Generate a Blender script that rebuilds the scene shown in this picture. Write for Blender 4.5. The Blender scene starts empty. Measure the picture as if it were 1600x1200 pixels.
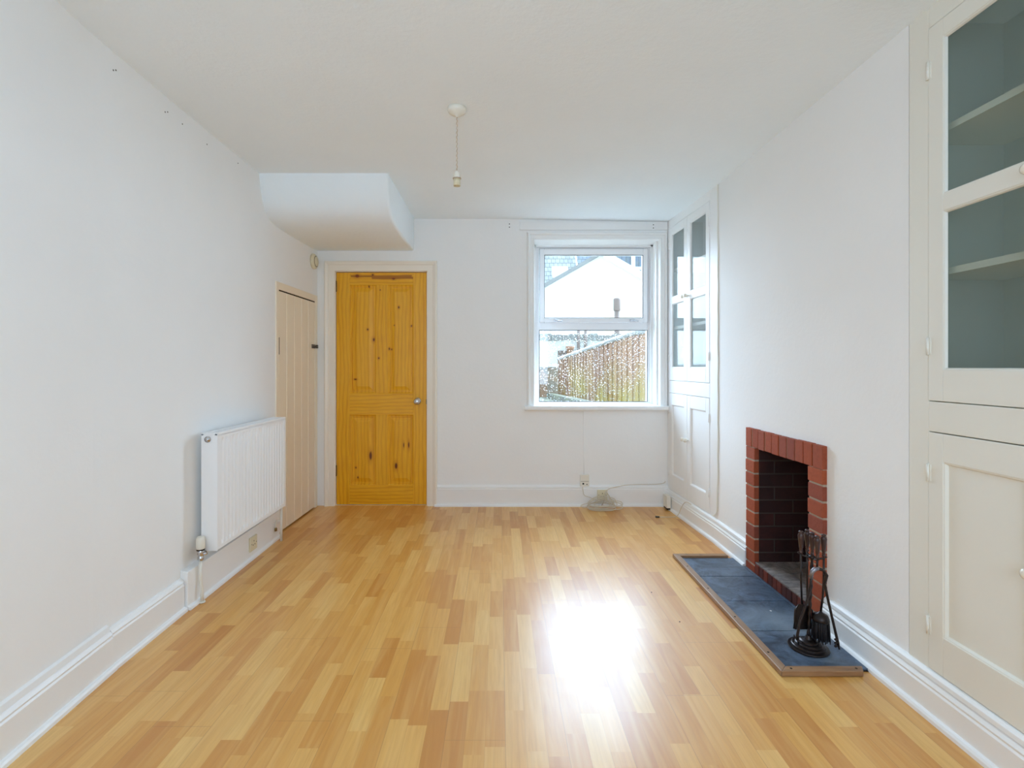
import bpy, bmesh, math, random
from mathutils import Vector, Matrix
random.seed(7)
S = bpy.context.scene
COL = S.collection
PI = math.pi

# ------------------------------------------------------------------ materials
def lin(c):
    c = c / 255.0
    return c / 12.92 if c <= 0.04045 else ((c + 0.055) / 1.055) ** 2.4
def rgb(r, g, b): return (lin(r), lin(g), lin(b), 1.0)

class NT:
    def __init__(s, name):
        s.m = bpy.data.materials.new(name); s.m.use_nodes = True
        s.t = s.m.node_tree; s.t.nodes.clear()
        s.out = s.t.nodes.new('ShaderNodeOutputMaterial')
    def n(s, typ, **kw):
        nd = s.t.nodes.new('ShaderNode' + typ)
        for k, v in kw.items():
            if k.startswith('_'): setattr(nd, k[1:], v)
            else: s.set(nd, k.replace('__', ' '), v)
        return nd
    def set(s, nd, key, v):
        sock = nd.inputs[int(key[1:])] if key[0] == 'i' and key[1:].isdigit() else nd.inputs[key]
        if isinstance(v, bpy.types.NodeSocket): s.t.links.new(v, sock)
        else: sock.default_value = v
    def math(s, op, a, b=0.0, c=None):
        nd = s.t.nodes.new('ShaderNodeMath'); nd.operation = op
        s.set(nd, 'i0', a); s.set(nd, 'i1', b)
        if c is not None: s.set(nd, 'i2', c)
        return nd.outputs[0]
    def mix(s, f, a, b, mode='MIX'):
        nd = s.t.nodes.new('ShaderNodeMix'); nd.data_type = 'RGBA'; nd.blend_type = mode
        s.set(nd, 'i0', f); s.set(nd, 'i6', a); s.set(nd, 'i7', b)
        return nd.outputs[2]
    def ramp(s, f, stops):
        nd = s.t.nodes.new('ShaderNodeValToRGB'); s.set(nd, 'Fac', f)
        e = nd.color_ramp.elements
        e[0].position, e[0].color = stops[0]; e[1].position, e[1].color = stops[-1]
        for p, c in stops[1:-1]:
            x = e.new(p); x.color = c
        return nd.outputs[0]
    def maprange(s, v, a, b, c=0.0, d=1.0):
        nd = s.t.nodes.new('ShaderNodeMapRange')
        for k, x in zip(('Value', 'From Min', 'From Max', 'To Min', 'To Max'), (v, a, b, c, d)): s.set(nd, k, x)
        return nd.outputs[0]
    def coord(s, scale=(1, 1, 1), kind='Object'):
        tc = s.n('TexCoord'); mp = s.n('Mapping', Vector=tc.outputs[kind], Scale=scale)
        return mp.outputs[0]
    def noise(s, vec, scale, detail=3, rough=.5, dist=0.0):
        nd = s.n('TexNoise', Vector=vec, Scale=scale, Detail=detail, Roughness=rough, Distortion=dist)
        return nd.outputs['Fac']
    def bump(s, h, strength=.2, dist=.01, normal=None):
        nd = s.n('Bump', Height=h, Strength=strength, Distance=dist)
        if normal is not None: s.set(nd, 'Normal', normal)
        return nd.outputs[0]
    def bsdf(s, col, rough=.5, normal=None, spec=.5, metal=0.0, coat=0.0, coat_rough=.1):
        b = s.n('BsdfPrincipled', Roughness=rough, Metallic=metal)
        s.set(b, 'Base Color', col); s.set(b, 'Specular IOR Level', spec)
        s.set(b, 'Coat Weight', coat); s.set(b, 'Coat Roughness', coat_rough)
        if normal is not None: s.set(b, 'Normal', normal)
        s.t.links.new(b.outputs[0], s.out.inputs[0])
        return b

def paint(name, col, rough=.6, bscale=60, bstr=.08, var=.02, spec=.3, bdist=.004):
    t = NT(name); v = t.coord()
    n1 = t.noise(v, 2.3, 3)
    k = t.maprange(n1, .3, .7, 1 - var, 1 + var)
    c = t.mix(1.0, col, t.n('CombineColor', Red=k, Green=k, Blue=k).outputs[0], 'MULTIPLY')
    h = t.noise(v, bscale, 4, .6)
    t.bsdf(c, rough, t.bump(h, bstr, bdist), spec)
    return t.m

M = {}
M['wall'] = paint('wall_emulsion', rgb(241, 241, 240), .75, 38, .22, .012, .2)
M['ceil'] = paint('ceiling_stipple', rgb(240, 247, 251), .85, 34, .45, .012, .15, .004)
M['gloss'] = paint('white_gloss_paint', rgb(240, 240, 239), .42, 22, .12, .012, .5)
M['cream'] = paint('cream_gloss_paint', rgb(241, 229, 208), .34, 22, .12, .012, .5)
M['cupb'] = paint('cupboard_paint', rgb(233, 231, 221), .40, 22, .12, .012, .5)
M['casing'] = paint('cream_casing_paint', rgb(238, 230, 216), .34, 22, .12, .012, .5)
M['upvc'] = paint('upvc_white', rgb(240, 240, 242), .3, 50, .02, .006, .5)
M['radiator'] = paint('radiator_enamel', rgb(242, 243, 244), .4, 50, .0, .004, .4)
M['plastic'] = paint('white_plastic', rgb(232, 228, 216), .4, 50, .02, .01, .5)
M['agedplastic'] = paint('aged_cream_plastic', rgb(222, 212, 182), .45, 50, .02, .02, .4)
M['cable'] = paint('off_white_cable', rgb(214, 204, 184), .5, 50, .02, .03, .4)
M['pendcable'] = paint('aged_flex', rgb(196, 178, 158), .55, 50, .02, .03, .4)
M['dark'] = paint('dark_gap', rgb(45, 38, 32), .8, 50, .05, .05, .2)
M['void'] = paint('unlit_board', rgb(70, 64, 58), .9, 50, .05, .05, .2)
M['blackgasket'] = paint('black_gasket', rgb(40, 42, 46), .6, 50, .02, .05, .3)
M['ivory'] = paint('ivory_porcelain', rgb(238, 230, 214), .15, 50, .0, .01, .6)

def metal(name, col, rough=.3, m=1.0):
    t = NT(name); v = t.coord(); h = t.noise(v, 120, 3)
    t.bsdf(t.mix(t.maprange(h, .3, .7), col, tuple(x * .75 for x in col[:3]) + (1,)), rough, t.bump(h, .15, .001), .5, m)
    return t.m
M['chrome'] = metal('chrome', rgb(215, 215, 218), .18)
M['brass'] = metal('aged_brass', rgb(158, 130, 84), .4)
M['iron'] = metal('blackened_iron', rgb(58, 50, 48), .33, .75)
M['tonghead'] = metal('worn_steel', rgb(150, 150, 158), .35, .8)
M['steel'] = metal('dull_steel', rgb(120, 112, 102), .4)

def pine(name, axis, knots=(), seed=0.0, bands=None):
    """varnished pine, grain along axis ('x' or 'z'); knots = (x, z, rx, rz) in object metres"""
    t = NT(name); tc = t.n('TexCoord').outputs['Object']
    sc = (1.6, 6, 24) if axis == 'x' else (24, 6, 1.6)
    off = t.n('Mapping', Vector=tc, Location=(seed * 1.7, seed, seed * 3.1)).outputs[0]
    v = t.n('Mapping', Vector=off, Scale=sc).outputs[0]
    warp = t.noise(t.n('Mapping', Vector=off, Scale=(3, 3, .9) if axis == 'z' else (.9, 3, 3)).outputs[0], 2.0, 2)
    sep = t.n('SeparateXYZ', Vector=off)
    across = sep.outputs[2] if axis == 'x' else sep.outputs[0]
    along = sep.outputs[0] if axis == 'x' else sep.outputs[2]
    ph = t.math('ADD', t.math('MULTIPLY', across, 190.0), t.math('MULTIPLY', warp, 15.0))
    ring = t.math('SINE', ph)
    ring = t.maprange(ring, -.2, 1.0, 0, 1)
    fine = t.noise(v, 5.0, 4, .6)
    c = t.mix(t.math('MULTIPLY', ring, .62), rgb(240, 180, 30), rgb(214, 142, 10))
    c = t.mix(t.maprange(fine, .3, .75, 0, .45), c, rgb(192, 118, 8))
    broad = t.noise(t.n('Mapping', Vector=off, Scale=(5, 2, .5) if axis == 'z' else (.5, 2, 5)).outputs[0], 1.6, 1)
    c = t.mix(t.maprange(broad, .35, .7, 0, .4), c, rgb(240, 184, 60))
    s0 = t.n('SeparateXYZ', Vector=tc)
    for i, (kx, kz, rx, rz) in enumerate(knots):
        dx = t.math('DIVIDE', t.math('SUBTRACT', s0.outputs[0], kx), rx)
        dz = t.math('DIVIDE', t.math('SUBTRACT', s0.outputs[2], kz), rz)
        d = t.math('SQRT', t.math('ADD', t.math('MULTIPLY', dx, dx), t.math('MULTIPLY', dz, dz)))
        d = t.math('ADD', d, t.math('MULTIPLY', t.math('SUBTRACT', fine, .5), .9))
        c = t.mix(t.maprange(d, 3.2, 1.2, 0, .4), c, rgb(176, 98, 18))
        c = t.mix(t.maprange(d, 1.35, .75, 0, .95), c, rgb(92, 38, 14))
    if bands:
        for (z0, amp, x0, x1) in bands:
            wz = t.math('ADD', s0.outputs[2], t.math('MULTIPLY', t.math('SUBTRACT', warp, .5), amp))
            d = t.math('ABSOLUTE', t.math('SUBTRACT', wz, z0))
            inx = t.math('MULTIPLY', t.math('GREATER_THAN', s0.outputs[0], x0), t.math('LESS_THAN', s0.outputs[0], x1))
            c = t.mix(t.math('MULTIPLY', t.maprange(d, .014, .002, 0, .8), inx), c, rgb(140, 66, 14))
    t.bsdf(c, .36, t.bump(fine, .1, .001), .35, coat=.05)
    return t.m

def floor_mat():
    t = NT('beech_laminate'); tc = t.n('TexCoord').outputs['Object']
    s = t.n('SeparateXYZ', Vector=tc); X, Y = s.outputs[0], s.outputs[1]
    W = .0643
    u = t.math('DIVIDE', t.math('ADD', X, 10.011), W)
    i = t.math('FLOOR', u)
    fu = t.math('SUBTRACT', u, i)
    wn = t.n('TexWhiteNoise', _noise_dimensions='1D', W=i)
    r1 = wn.outputs['Value']
    L = t.math('ADD', .27, t.math('MULTIPLY', r1, .16))
    wn2 = t.n('TexWhiteNoise', _noise_dimensions='1D', W=t.math('ADD', i, 77.7)).outputs['Value']
    vv = t.math('ADD', t.math('DIVIDE', t.math('ADD', Y, 20.0), L), t.math('MULTIPLY', wn2, 7.0))
    j = t.math('FLOOR', vv)
    fv = t.math('SUBTRACT', vv, j)
    cv = t.n('CombineXYZ', X=i, Y=j).outputs[0]
    w3 = t.n('TexWhiteNoise', _noise_dimensions='2D', Vector=cv)
    r = w3.outputs['Value']
    sh = t.n('SeparateColor', Color=w3.outputs['Color'])
    base = t.ramp(r, [(0, rgb(200, 135, 62)), (.25, rgb(209, 147, 69)), (.55, rgb(218, 160, 80)), (.82, rgb(225, 172, 94)), (1, rgb(230, 184, 108))])
    pv = t.n('CombineXYZ', X=t.math('ADD', X, t.math('MULTIPLY', sh.outputs[0], 5)), Y=t.math('ADD', Y, t.math('MULTIPLY', sh.outputs[1], 9)), Z=0.0).outputs[0]
    g1 = t.noise(t.n('Mapping', Vector=pv, Scale=(60, 3.2, 1)).outputs[0], 1.5, 4, .6, .4)
    g2 = t.noise(t.n('Mapping', Vector=pv, Scale=(14, 1.1, 1)).outputs[0], 1.5, 2, .5, 1.2)
    c = t.mix(t.maprange(g1, .38, .75, 0, .38), base, rgb(186, 124, 56))
    c = t.mix(t.maprange(g2, .45, .75, 0, .27), c, rgb(242, 204, 136))
    # strip and plank joints
    ue = t.math('MINIMUM', fu, t.math('SUBTRACT', 1.0, fu))
    strip = t.math('LESS_THAN', ue, .012)
    c = t.mix(t.math('MULTIPLY', strip, .18), c, rgb(150, 96, 50))
    P = t.math('DIVIDE', t.math('ADD', X, 10.011), W * 3)
    pi = t.math('FLOOR', P); fp = t.math('SUBTRACT', P, pi)
    pe = t.math('MINIMUM', fp, t.math('SUBTRACT', 1.0, fp))
    pr = t.n('TexWhiteNoise', _noise_dimensions='1D', W=t.math('ADD', pi, 3.3)).outputs['Value']
    Q = t.math('ADD', t.math('DIVIDE', t.math('ADD', Y, 20.0), 1.28), pr)
    fq = t.math('FRACT', Q); qe = t.math('MINIMUM', fq, t.math('SUBTRACT', 1.0, fq))
    joint = t.math('MAXIMUM', t.math('LESS_THAN', pe, .006), t.math('LESS_THAN', qe, .0011))
    c = t.mix(t.math('MULTIPLY', joint, .25), c, rgb(140, 92, 52))
    hgt = t.math('SUBTRACT', t.math('MULTIPLY', g1, .12), joint)
    bowed = t.noise(t.n('Mapping', Vector=tc, Scale=(1.0, .6, 1)).outputs[0], 4.0, 1)
    nrm = t.bump(t.math('ADD', hgt, 0.0), .25, .0012)
    nrm = t.bump(bowed, .10, .006, nrm)
    rg = t.maprange(t.noise(tc, 9, 3), .3, .7, .34, .39)
    t.bsdf(c, rg, nrm, .68, coat=.20, coat_rough=.21)
    return t.m
M['floor'] = floor_mat()

def brick_mat(name, cols, rough=.8, soot=0.0):
    t = NT(name); v = t.coord()
    oi = t.n('NewGeometry').outputs['Random Per Island']
    c = t.ramp(oi, [(0, cols[0]), (.5, cols[1]), (1, cols[2])])
    n = t.noise(v, 55, 4, .65); n2 = t.noise(v, 9, 3)
    c = t.mix(t.maprange(n, .45, .8, 0, .45), c, cols[3])
    if soot:
        c = t.mix(t.maprange(n2, .3, .62, soot, soot * .55), c, rgb(24, 20, 22))
    t.bsdf(c, rough, t.bump(n, .5, .003), .3)
    return t.m
M['brick'] = brick_mat('red_brick', (rgb(150, 70, 44), rgb(168, 84, 52), rgb(142, 74, 58), rgb(112, 54, 38)))
M['sootbrick'] = brick_mat('sooty_brick', (rgb(92, 46, 40), rgb(78, 42, 38), rgb(86, 50, 44), rgb(50, 34, 36)), .9, .75)
M['riserbrick'] = brick_mat('riser_brick', (rgb(142, 64, 44), rgb(112, 54, 42), rgb(86, 44, 40), rgb(70, 40, 38)), .8, .45)
M['mortar'] = paint('mortar', rgb(176, 160, 142), .9, 90, .5, .08, .1)
M['sootmortar'] = paint('sooty_mortar', rgb(78, 68, 62), .9, 90, .5, .1, .1)
def ash_mat():
    t = NT('ashy_brick_floor'); v = t.coord()
    n = t.noise(v, 14, 4, .6); n2 = t.noise(v, 60, 4, .6)
    c = t.mix(t.maprange(n, .35, .65), rgb(112, 102, 98), rgb(156, 146, 140))
    c = t.mix(t.maprange(n2, .4, .8, 0, .5), c, rgb(70, 60, 56))
    t.bsdf(c, .9, t.bump(n2, .6, .003), .2)
    return t.m
M['ash'] = ash_mat()
def slate_mat():
    t = NT('blue_black_slate'); v = t.coord()
    n = t.noise(v, 5.5, 5, .65, 1.5); n2 = t.noise(v, 34, 5, .7, .6); n3 = t.noise(v, 2.2, 2)
    c = t.mix(t.maprange(n, .35, .7), rgb(44, 56, 72), rgb(96, 116, 138))
    c = t.mix(t.maprange(n2, .52, .70, 0, .75), c, rgb(30, 38, 50))
    c = t.mix(t.maprange(n3, .50, .68, 0, .6), c, rgb(140, 154, 166))
    t.bsdf(c, .48, t.bump(t.math('ADD', n2, n), .45, .004), .5)
    return t.m
M['slate'] = slate_mat()
def wood_mat(name, a, b, axis='y'):
    t = NT(name); sc = {'y': (30, 2, 30), 'x': (2, 30, 30)}[axis]
    v = t.coord(sc); n = t.noise(v, 3, 4, .6, .5)
    k = t.noise(t.coord((8, 8, 8)), 2.0, 2)
    c = t.mix(t.maprange(n, .3, .7), a, b)
    c = t.mix(t.maprange(k, .68, .76, 0, .7), c, rgb(70, 44, 30))
    t.bsdf(c, .42, t.bump(n, .3, .001), .5)
    return t.m
M['edgewood'] = wood_mat('stained_softwood_edging', rgb(138, 106, 80), rgb(164, 132, 104), 'y')
M['edgewoodx'] = wood_mat('stained_softwood_edging_across', rgb(134, 98, 68), rgb(166, 128, 92), 'x')
def handle_mat():
    t = NT('dark_turned_handle'); v = t.coord((40, 40, 4)); n = t.noise(v, 3, 3)
    t.bsdf(t.mix(n, rgb(40, 26, 26), rgb(74, 48, 44)), .28, None, .5)
    return t.m
M['handle'] = handle_mat()
def bristle_mat():
    t = NT('black_bristle'); v = t.coord((220, 220, 8)); n = t.noise(v, 3, 3)
    t.bsdf(t.mix(n, rgb(20, 18, 20), rgb(52, 48, 50)), .6, t.bump(n, .8, .004), .3)
    return t.m
M['bristle'] = bristle_mat()

def glass_mat(name, tint=(1, 1, 1, 1), refl=.02, drops=False, rough=0.0, haze=0.0, hazecol=(.8, .8, .8, 1), graze=.9):
    """thin architectural glazing: transparent with a fresnel reflection (and rain drops)"""
    t = NT(name)
    tr = t.n('BsdfTransparent', Color=tint).outputs[0]
    gl = t.n('BsdfGlossy', Roughness=rough, Color=(1, 1, 1, 1)).outputs[0]
    ge = t.n('NewGeometry')
    dp = t.n('VectorMath', _operation='DOT_PRODUCT'); t.set(dp, 'i0', ge.outputs['Incoming']); t.set(dp, 'i1', ge.outputs['Normal'])
    cs = t.math('ABSOLUTE', dp.outputs['Value'])
    f = t.math('ADD', t.math('MULTIPLY', t.math('POWER', t.math('SUBTRACT', 1.0, cs), 5.0), graze), .03 + refl)
    mx = t.n('MixShader'); t.set(mx, 'i0', f); t.set(mx, 'i1', tr); t.set(mx, 'i2', gl)
    last = mx.outputs[0]
    if haze:
        df = t.n('BsdfDiffuse', Color=hazecol).outputs[0]
        m2 = t.n('MixShader'); t.set(m2, 'i0', haze); t.set(m2, 'i1', last); t.set(m2, 'i2', df)
        last = m2.outputs[0]
    if drops:
        v = t.coord()
        vo = t.n('TexVoronoi', Vector=v, Scale=95.0)
        col = t.n('SeparateColor', Color=vo.outputs['Color']).outputs[0]
        size = t.math('MULTIPLY', col, .40)
        mask = t.math('LESS_THAN', vo.outputs['Distance'], size)
        big = t.noise(v, 5, 2)
        mask = t.math('MULTIPLY', mask, t.maprange(big, .3, .6, .55, 1.0))
        h = t.math('SUBTRACT', size, vo.outputs['Distance'])
        nrm = t.bump(h, 1.0, .02)
        rf = t.n('BsdfRefraction', IOR=1.33, Roughness=.05, Color=(1, 1, 1, 1)); t.set(rf, 'Normal', nrm)
        m3 = t.n('MixShader'); t.set(m3, 'i0', t.math('MULTIPLY', mask, .8)); t.set(m3, 'i1', last); t.set(m3, 'i2', rf.outputs[0])
        last = m3.outputs[0]
    t.t.links.new(last, t.out.inputs[0])
    return t.m
M['glass'] = glass_mat('window_glass', refl=.0)
M['wetglass'] = glass_mat('rain_spotted_glass', drops=True)
M['cupglass'] = glass_mat('cupboard_glass', (.97, .985, .985, 1), .0, rough=.06, haze=.16, hazecol=rgb(212, 220, 222), graze=.35)
M['greyglass'] = glass_mat('grey_obscured_glass', (.90, .93, .91, 1), -.02, rough=.25, haze=.15, hazecol=rgb(150, 158, 150))
M['cupinside'] = paint('cupboard_interior', rgb(214, 220, 217), .8, 30, .1, .02, .2)
M['shelfpaint'] = paint('shelf_edge_paint', rgb(240, 240, 232), .5, 30, .05, .01, .3)

# ------------------------------------------------------------------ mesh helpers
class MB:
    def __init__(s): s.bm = bmesh.new()
    def box(s, x0, x1, y0, y1, z0, z1):
        p = [(x0, y0, z0), (x1, y0, z0), (x1, y1, z0), (x0, y1, z0), (x0, y0, z1), (x1, y0, z1), (x1, y1, z1), (x0, y1, z1)]
        v = [s.bm.verts.new(q) for q in p]
        for f in ((0, 3, 2, 1), (4, 5, 6, 7), (0, 1, 5, 4), (1, 2, 6, 5), (2, 3, 7, 6), (3, 0, 4, 7)):
            s.bm.faces.new([v[k] for k in f])
        return s
    def prism(s, pts, f0, f1):
        """polygon pts mapped by f0 and f1 to the two ends"""
        a = [s.bm.verts.new(f0(*p)) for p in pts]; b = [s.bm.verts.new(f1(*p)) for p in pts]
        s.bm.faces.new(a); s.bm.faces.new(b[::-1]); n = len(pts)
        for i in range(n):
            s.bm.faces.new((a[i], b[i], b[(i + 1) % n], a[(i + 1) % n]))
        return s
    def zprism(s, pts, z0, z1):
        return s.prism(pts, lambda x, y: (x, y, z0), lambda x, y: (x, y, z1))
    def tube(s, pts, r, n=8, caps=True):
        pts = [Vector(p) for p in pts]
        rs = r if isinstance(r, (list, tuple)) else [r] * len(pts)
        t0 = (pts[1] - pts[0]).normalized()
        up = Vector((0, 0, 1)) if abs(t0.z) < .9 else Vector((1, 0, 0))
        nrm = t0.cross(up).normalized(); rings = []
        for i, p in enumerate(pts):
            if i == 0: t = pts[1] - pts[0]
            elif i == len(pts) - 1: t = pts[-1] - pts[-2]
            else: t = (pts[i + 1] - pts[i]).normalized() + (pts[i] - pts[i - 1]).normalized()
            if t.length < 1e-9: t = t0
            t = t.normalized()
            nrm = (nrm - t * nrm.dot(t))
            nrm = nrm.normalized() if nrm.length > 1e-6 else t.orthogonal().normalized()
            bn = t.cross(nrm)
            rings.append([s.bm.verts.new(p + (nrm * math.cos(2 * PI * k / n) + bn * math.sin(2 * PI * k / n)) * rs[i]) for k in range(n)])
        for a, b in zip(rings, rings[1:]):
            for k in range(n):
                f = s.bm.faces.new((a[k], a[(k + 1) % n], b[(k + 1) % n], b[k])); f.smooth = True
        if caps:
            s.bm.faces.new(rings[0][::-1]); s.bm.faces.new(rings[-1])
        return s
    def lathe(s, prof, origin=(0, 0, 0), axis='z', n=28, smooth=True):
        """prof = [(radius, height)]; axis z, or '-y' (pointing towards the camera), 'x', '-x'"""
        o = Vector(origin)
        def P(r, h, a):
            c, q = r * math.cos(a), r * math.sin(a)
            return o + Vector({'z': (c, q, h), '-z': (c, -q, -h), '-y': (c, -h, q), 'x': (h, c, q), '-x': (-h, -c, q)}[axis])
        rings = [[s.bm.verts.new(P(max(r, 1e-5), h, 2 * PI * k / n)) for k in range(n)] for r, h in prof]
        for a, b in zip(rings, rings[1:]):
            for k in range(n):
                f = s.bm.faces.new((a[k], a[(k + 1) % n], b[(k + 1) % n], b[k])); f.smooth = smooth
        s.bm.faces.new(rings[0][::-1]); s.bm.faces.new(rings[-1])
        return s
    def sweep(s, path, prof, f3, closed=False):
        """prof (d, h) carried along a 2D path; d to the left of travel, mitred; f3(a, b, h) -> xyz"""
        n = len(path); P = [Vector(p) for p in path]; rings = []
        for i in range(n):
            if closed: d0, d1 = (P[i] - P[i - 1]).normalized(), (P[(i + 1) % n] - P[i]).normalized()
            else:
                d0 = (P[i] - P[i - 1]).normalized() if i else (P[1] - P[0]).normalized()
                d1 = (P[i + 1] - P[i]).normalized() if i < n - 1 else d0
            n0, n1 = Vector((-d0.y, d0.x)), Vector((-d1.y, d1.x))
            m = (n0 + n1); m = m / max(.3, m.dot(n0)) if m.length > 1e-6 else n0
            rings.append([s.bm.verts.new(f3(P[i].x + m.x * d, P[i].y + m.y * d, h)) for d, h in prof])
        k = len(prof); R = rings + ([rings[0]] if closed else [])
        for a, b in zip(R, R[1:]):
            for q in range(k):
                s.bm.faces.new((a[q], a[(q + 1) % k], b[(q + 1) % k], b[q]))
        if not closed:
            s.bm.faces.new(rings[0][::-1]); s.bm.faces.new(rings[-1])
        return s
    def build(s, name, mat, parent=None, bevel=0, loc=None, seg=2, subsurf=0):
        bmesh.ops.recalc_face_normals(s.bm, faces=s.bm.faces)
        me = bpy.data.meshes.new(name); s.bm.to_mesh(me); s.bm.free()
        me.materials.append(mat)
        o = bpy.data.objects.new(name, me); COL.objects.link(o)
        if parent is not None: o.parent = parent
        if loc: o.location = loc
        if bevel:
            b = o.modifiers.new('bevel', 'BEVEL'); b.width = bevel; b.segments = seg
            b.limit_method = 'ANGLE'; b.angle_limit = math.radians(40)
        if subsurf:
            q = o.modifiers.new('sub', 'SUBSURF'); q.levels = q.render_levels = subsurf
        return o

def tag(o, label=None, cat=None, group=None, kind=None):
    if label: o['label'] = label
    if cat: o['category'] = cat
    if group: o['group'] = group
    if kind: o['kind'] = kind
    return o
def empty(name, loc=(0, 0, 0), rz=0):
    o = bpy.data.objects.new(name, None); COL.objects.link(o)
    o.location = loc; o.rotation_euler = (0, 0, rz); o.empty_display_size = .05
    return o
def struct(o): o['kind'] = 'structure'; return o

# ------------------------------------------------------------------ room
EYE = 1.183
YB = 4.286                                   # back wall
def ceil_z(x): return 2.43 - .016 * max(x, 0)       # the ceiling falls a little to the right

struct(MB().box(-2.6, 2.1, -1.35, YB + .02, -.12, 0).build('floor', M['floor']))
c = MB().prism([(-2.0, ceil_z(-2.0)), (0, ceil_z(0)), (2.0, ceil_z(2.0)), (2.0, 2.62), (-2.0, 2.62)], lambda x, z: (x, -1.35, z), lambda x, z: (x, YB + .02, z))
ceiling = struct(c.build('ceiling', M['ceil']))

# left wall, slightly bowed in plan, with the understairs doorway cut out
LW = [(-1.2, -1.45), (1.2, -1.468), (1.9, -1.527), (2.5, -1.544), (3.2, -1.552), (3.5, -1.556), (YB + .02, -1.54)]
def lx(y):
    for (a, xa), (b, xb) in zip(LW, LW[1:]):
        if a <= y <= b: return xa + (xb - xa) * (y - a) / (b - a)
    return LW[0][1] if y < LW[0][0] else LW[-1][1]
DY0, DY1, DZ = 3.545, 4.222, 1.735
def lseg(m, y0, y1, z0, z1):
    ys = [y0] + [y for y, _ in LW if y0 < y < y1] + [y1]
    pts = [(lx(y), y) for y in ys] + [(-1.72, y1), (-1.72, y0)]
    m.zprism(pts, z0, z1)
m = MB(); lseg(m, -1.35, DY0, 0, 2.6); lseg(m, DY0, DY1, DZ, 2.6); lseg(m, DY1, YB + .02, 0, 2.6)
wall_left = struct(m.build('wall_left', M['wall']))
# back wall with door and window openings
DX0, DX1, DTOP = -1.397, -.607, 1.988
WX0, WX1, WZ0, WZ1 = .293, 1.367, .831, 2.26
Y2 = YB + .36
m = MB()
m.box(-1.72, DX0, YB, Y2, 0, 2.6); m.box(DX0, DX1, YB, Y2, DTOP, 2.6); m.box(DX1, WX0, YB, Y2, 0, 2.6)
m.box(WX0, WX1, YB, Y2, 0, WZ0); m.box(WX0, WX1, YB, Y2, WZ1, 2.6); m.box(WX1, 2.0, YB, Y2, 0, 2.6)
wall_back = struct(m.build('wall_back', M['wall']))
# right side: outer wall, chimney breast with opening, wall beyond the near cupboard
RX = 1.47
FY0, FY1, FZT = 2.266, 2.973, .824           # brick surround extents
OY0, OY1, OZT = 2.376, 2.873, .716           # fireplace opening
struct(MB().box(1.86, 2.0, -1.35, YB + .02, 0, 2.6).build('wall_right', M['wall']))
m = MB()
m.box(RX, 1.85, OY1 + .02, 3.40, 0, 2.5); m.box(RX, 1.85, 1.815, OY0 - .02, 0, 2.5); m.box(RX, 1.85, OY0 - .02, OY1 + .02, OZT + .02, 2.5)
struct(m.build('wall_chimney_breast', M['wall']))
struct(MB().box(RX, 1.85, -1.35, .865, 0, 2.5).build('wall_right_front', M['wall']))
# rear wall behind the camera with the big front window
RWX0, RWX1, RWZ0, RWZ1 = -1.05, 1.05, .75, 2.2
m = MB()
m.box(-1.72, RWX0, -1.35, -1.2, 0, 2.6); m.box(RWX1, 2.0, -1.35, -1.2, 0, 2.6)
m.box(RWX0, RWX1, -1.35, -1.2, 0, RWZ0); m.box(RWX0, RWX1, -1.35, -1.2, RWZ1, 2.6)
struct(m.build('wall_front', M['wall']))
w2 = struct(empty('window_2', (0, -1.28, RWZ0)))
m = MB()
for x0, x1, z0, z1 in ((RWX0, RWX0 + .06, 0, 1.45), (RWX1 - .06, RWX1, 0, 1.45), (-.03, .03, 0, 1.45), (RWX0, RWX1, 0, .06), (RWX0, RWX1, 1.39, 1.45)):
    m.box(x0, x1, -.03, .03, z0, z1)
m.build('window_frame', M['upvc'], w2)

# stair bulkhead above the doors: rounded lower front edge
bp = [(3.27, 2.62), (3.262, 2.46), (3.275, 2.40), (3.292, 2.33), (3.318, 2.265), (3.352, 2.218), (3.40, 2.185), (3.48, 2.163), (3.6, 2.154), (3.8, 2.153), (4.0, 2.154), (YB + .01, 2.158), (YB + .01, 2.62)]
m = MB().prism(bp, lambda y, z: (-1.60, y, z), lambda y, z: (-.72, y, z))
bh = struct(m.build('ceiling_stair_bulkhead', M['ceil'], bevel=.022, seg=4))
for f_ in bh.data.polygons: f_.use_smooth = True

# understairs void and an added light-blocking board behind the pine door so that no daylight leaks in
m = MB(); m.box(-2.55, -2.5, DY0 - .1, DY1 + .1, 0, 2.0); m.box(-2.5, -1.73, DY0 - .15, DY0 - .1, 0, 2.0)
m.box(-2.5, -1.73, DY1 + .08, DY1 + .13, 0, 2.0); m.box(-2.55, -1.73, DY0 - .15, DY1 + .13, 1.95, 2.0)
struct(m.build('wall_understairs', M['void']))
struct(MB().box(-1.6, -.4, Y2 - .02, Y2 + .05, 0, 2.2).build('hall_light_block', M['void']))  # unseen board added only to block light behind the pine door

# ------------------------------------------------------------------ skirtings
def skirt_prof(h, t=.022):
    return [(0, 0), (t + .016, 0), (t + .015, .012), (t + .010, .019), (t, .022), (t, h - .032), (t - .005, h - .026), (t - .002, h - .018), (t - .009, h - .007), (.005, h), (0, h)]
xy = lambda a, b, h: (a, b, h)
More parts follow.
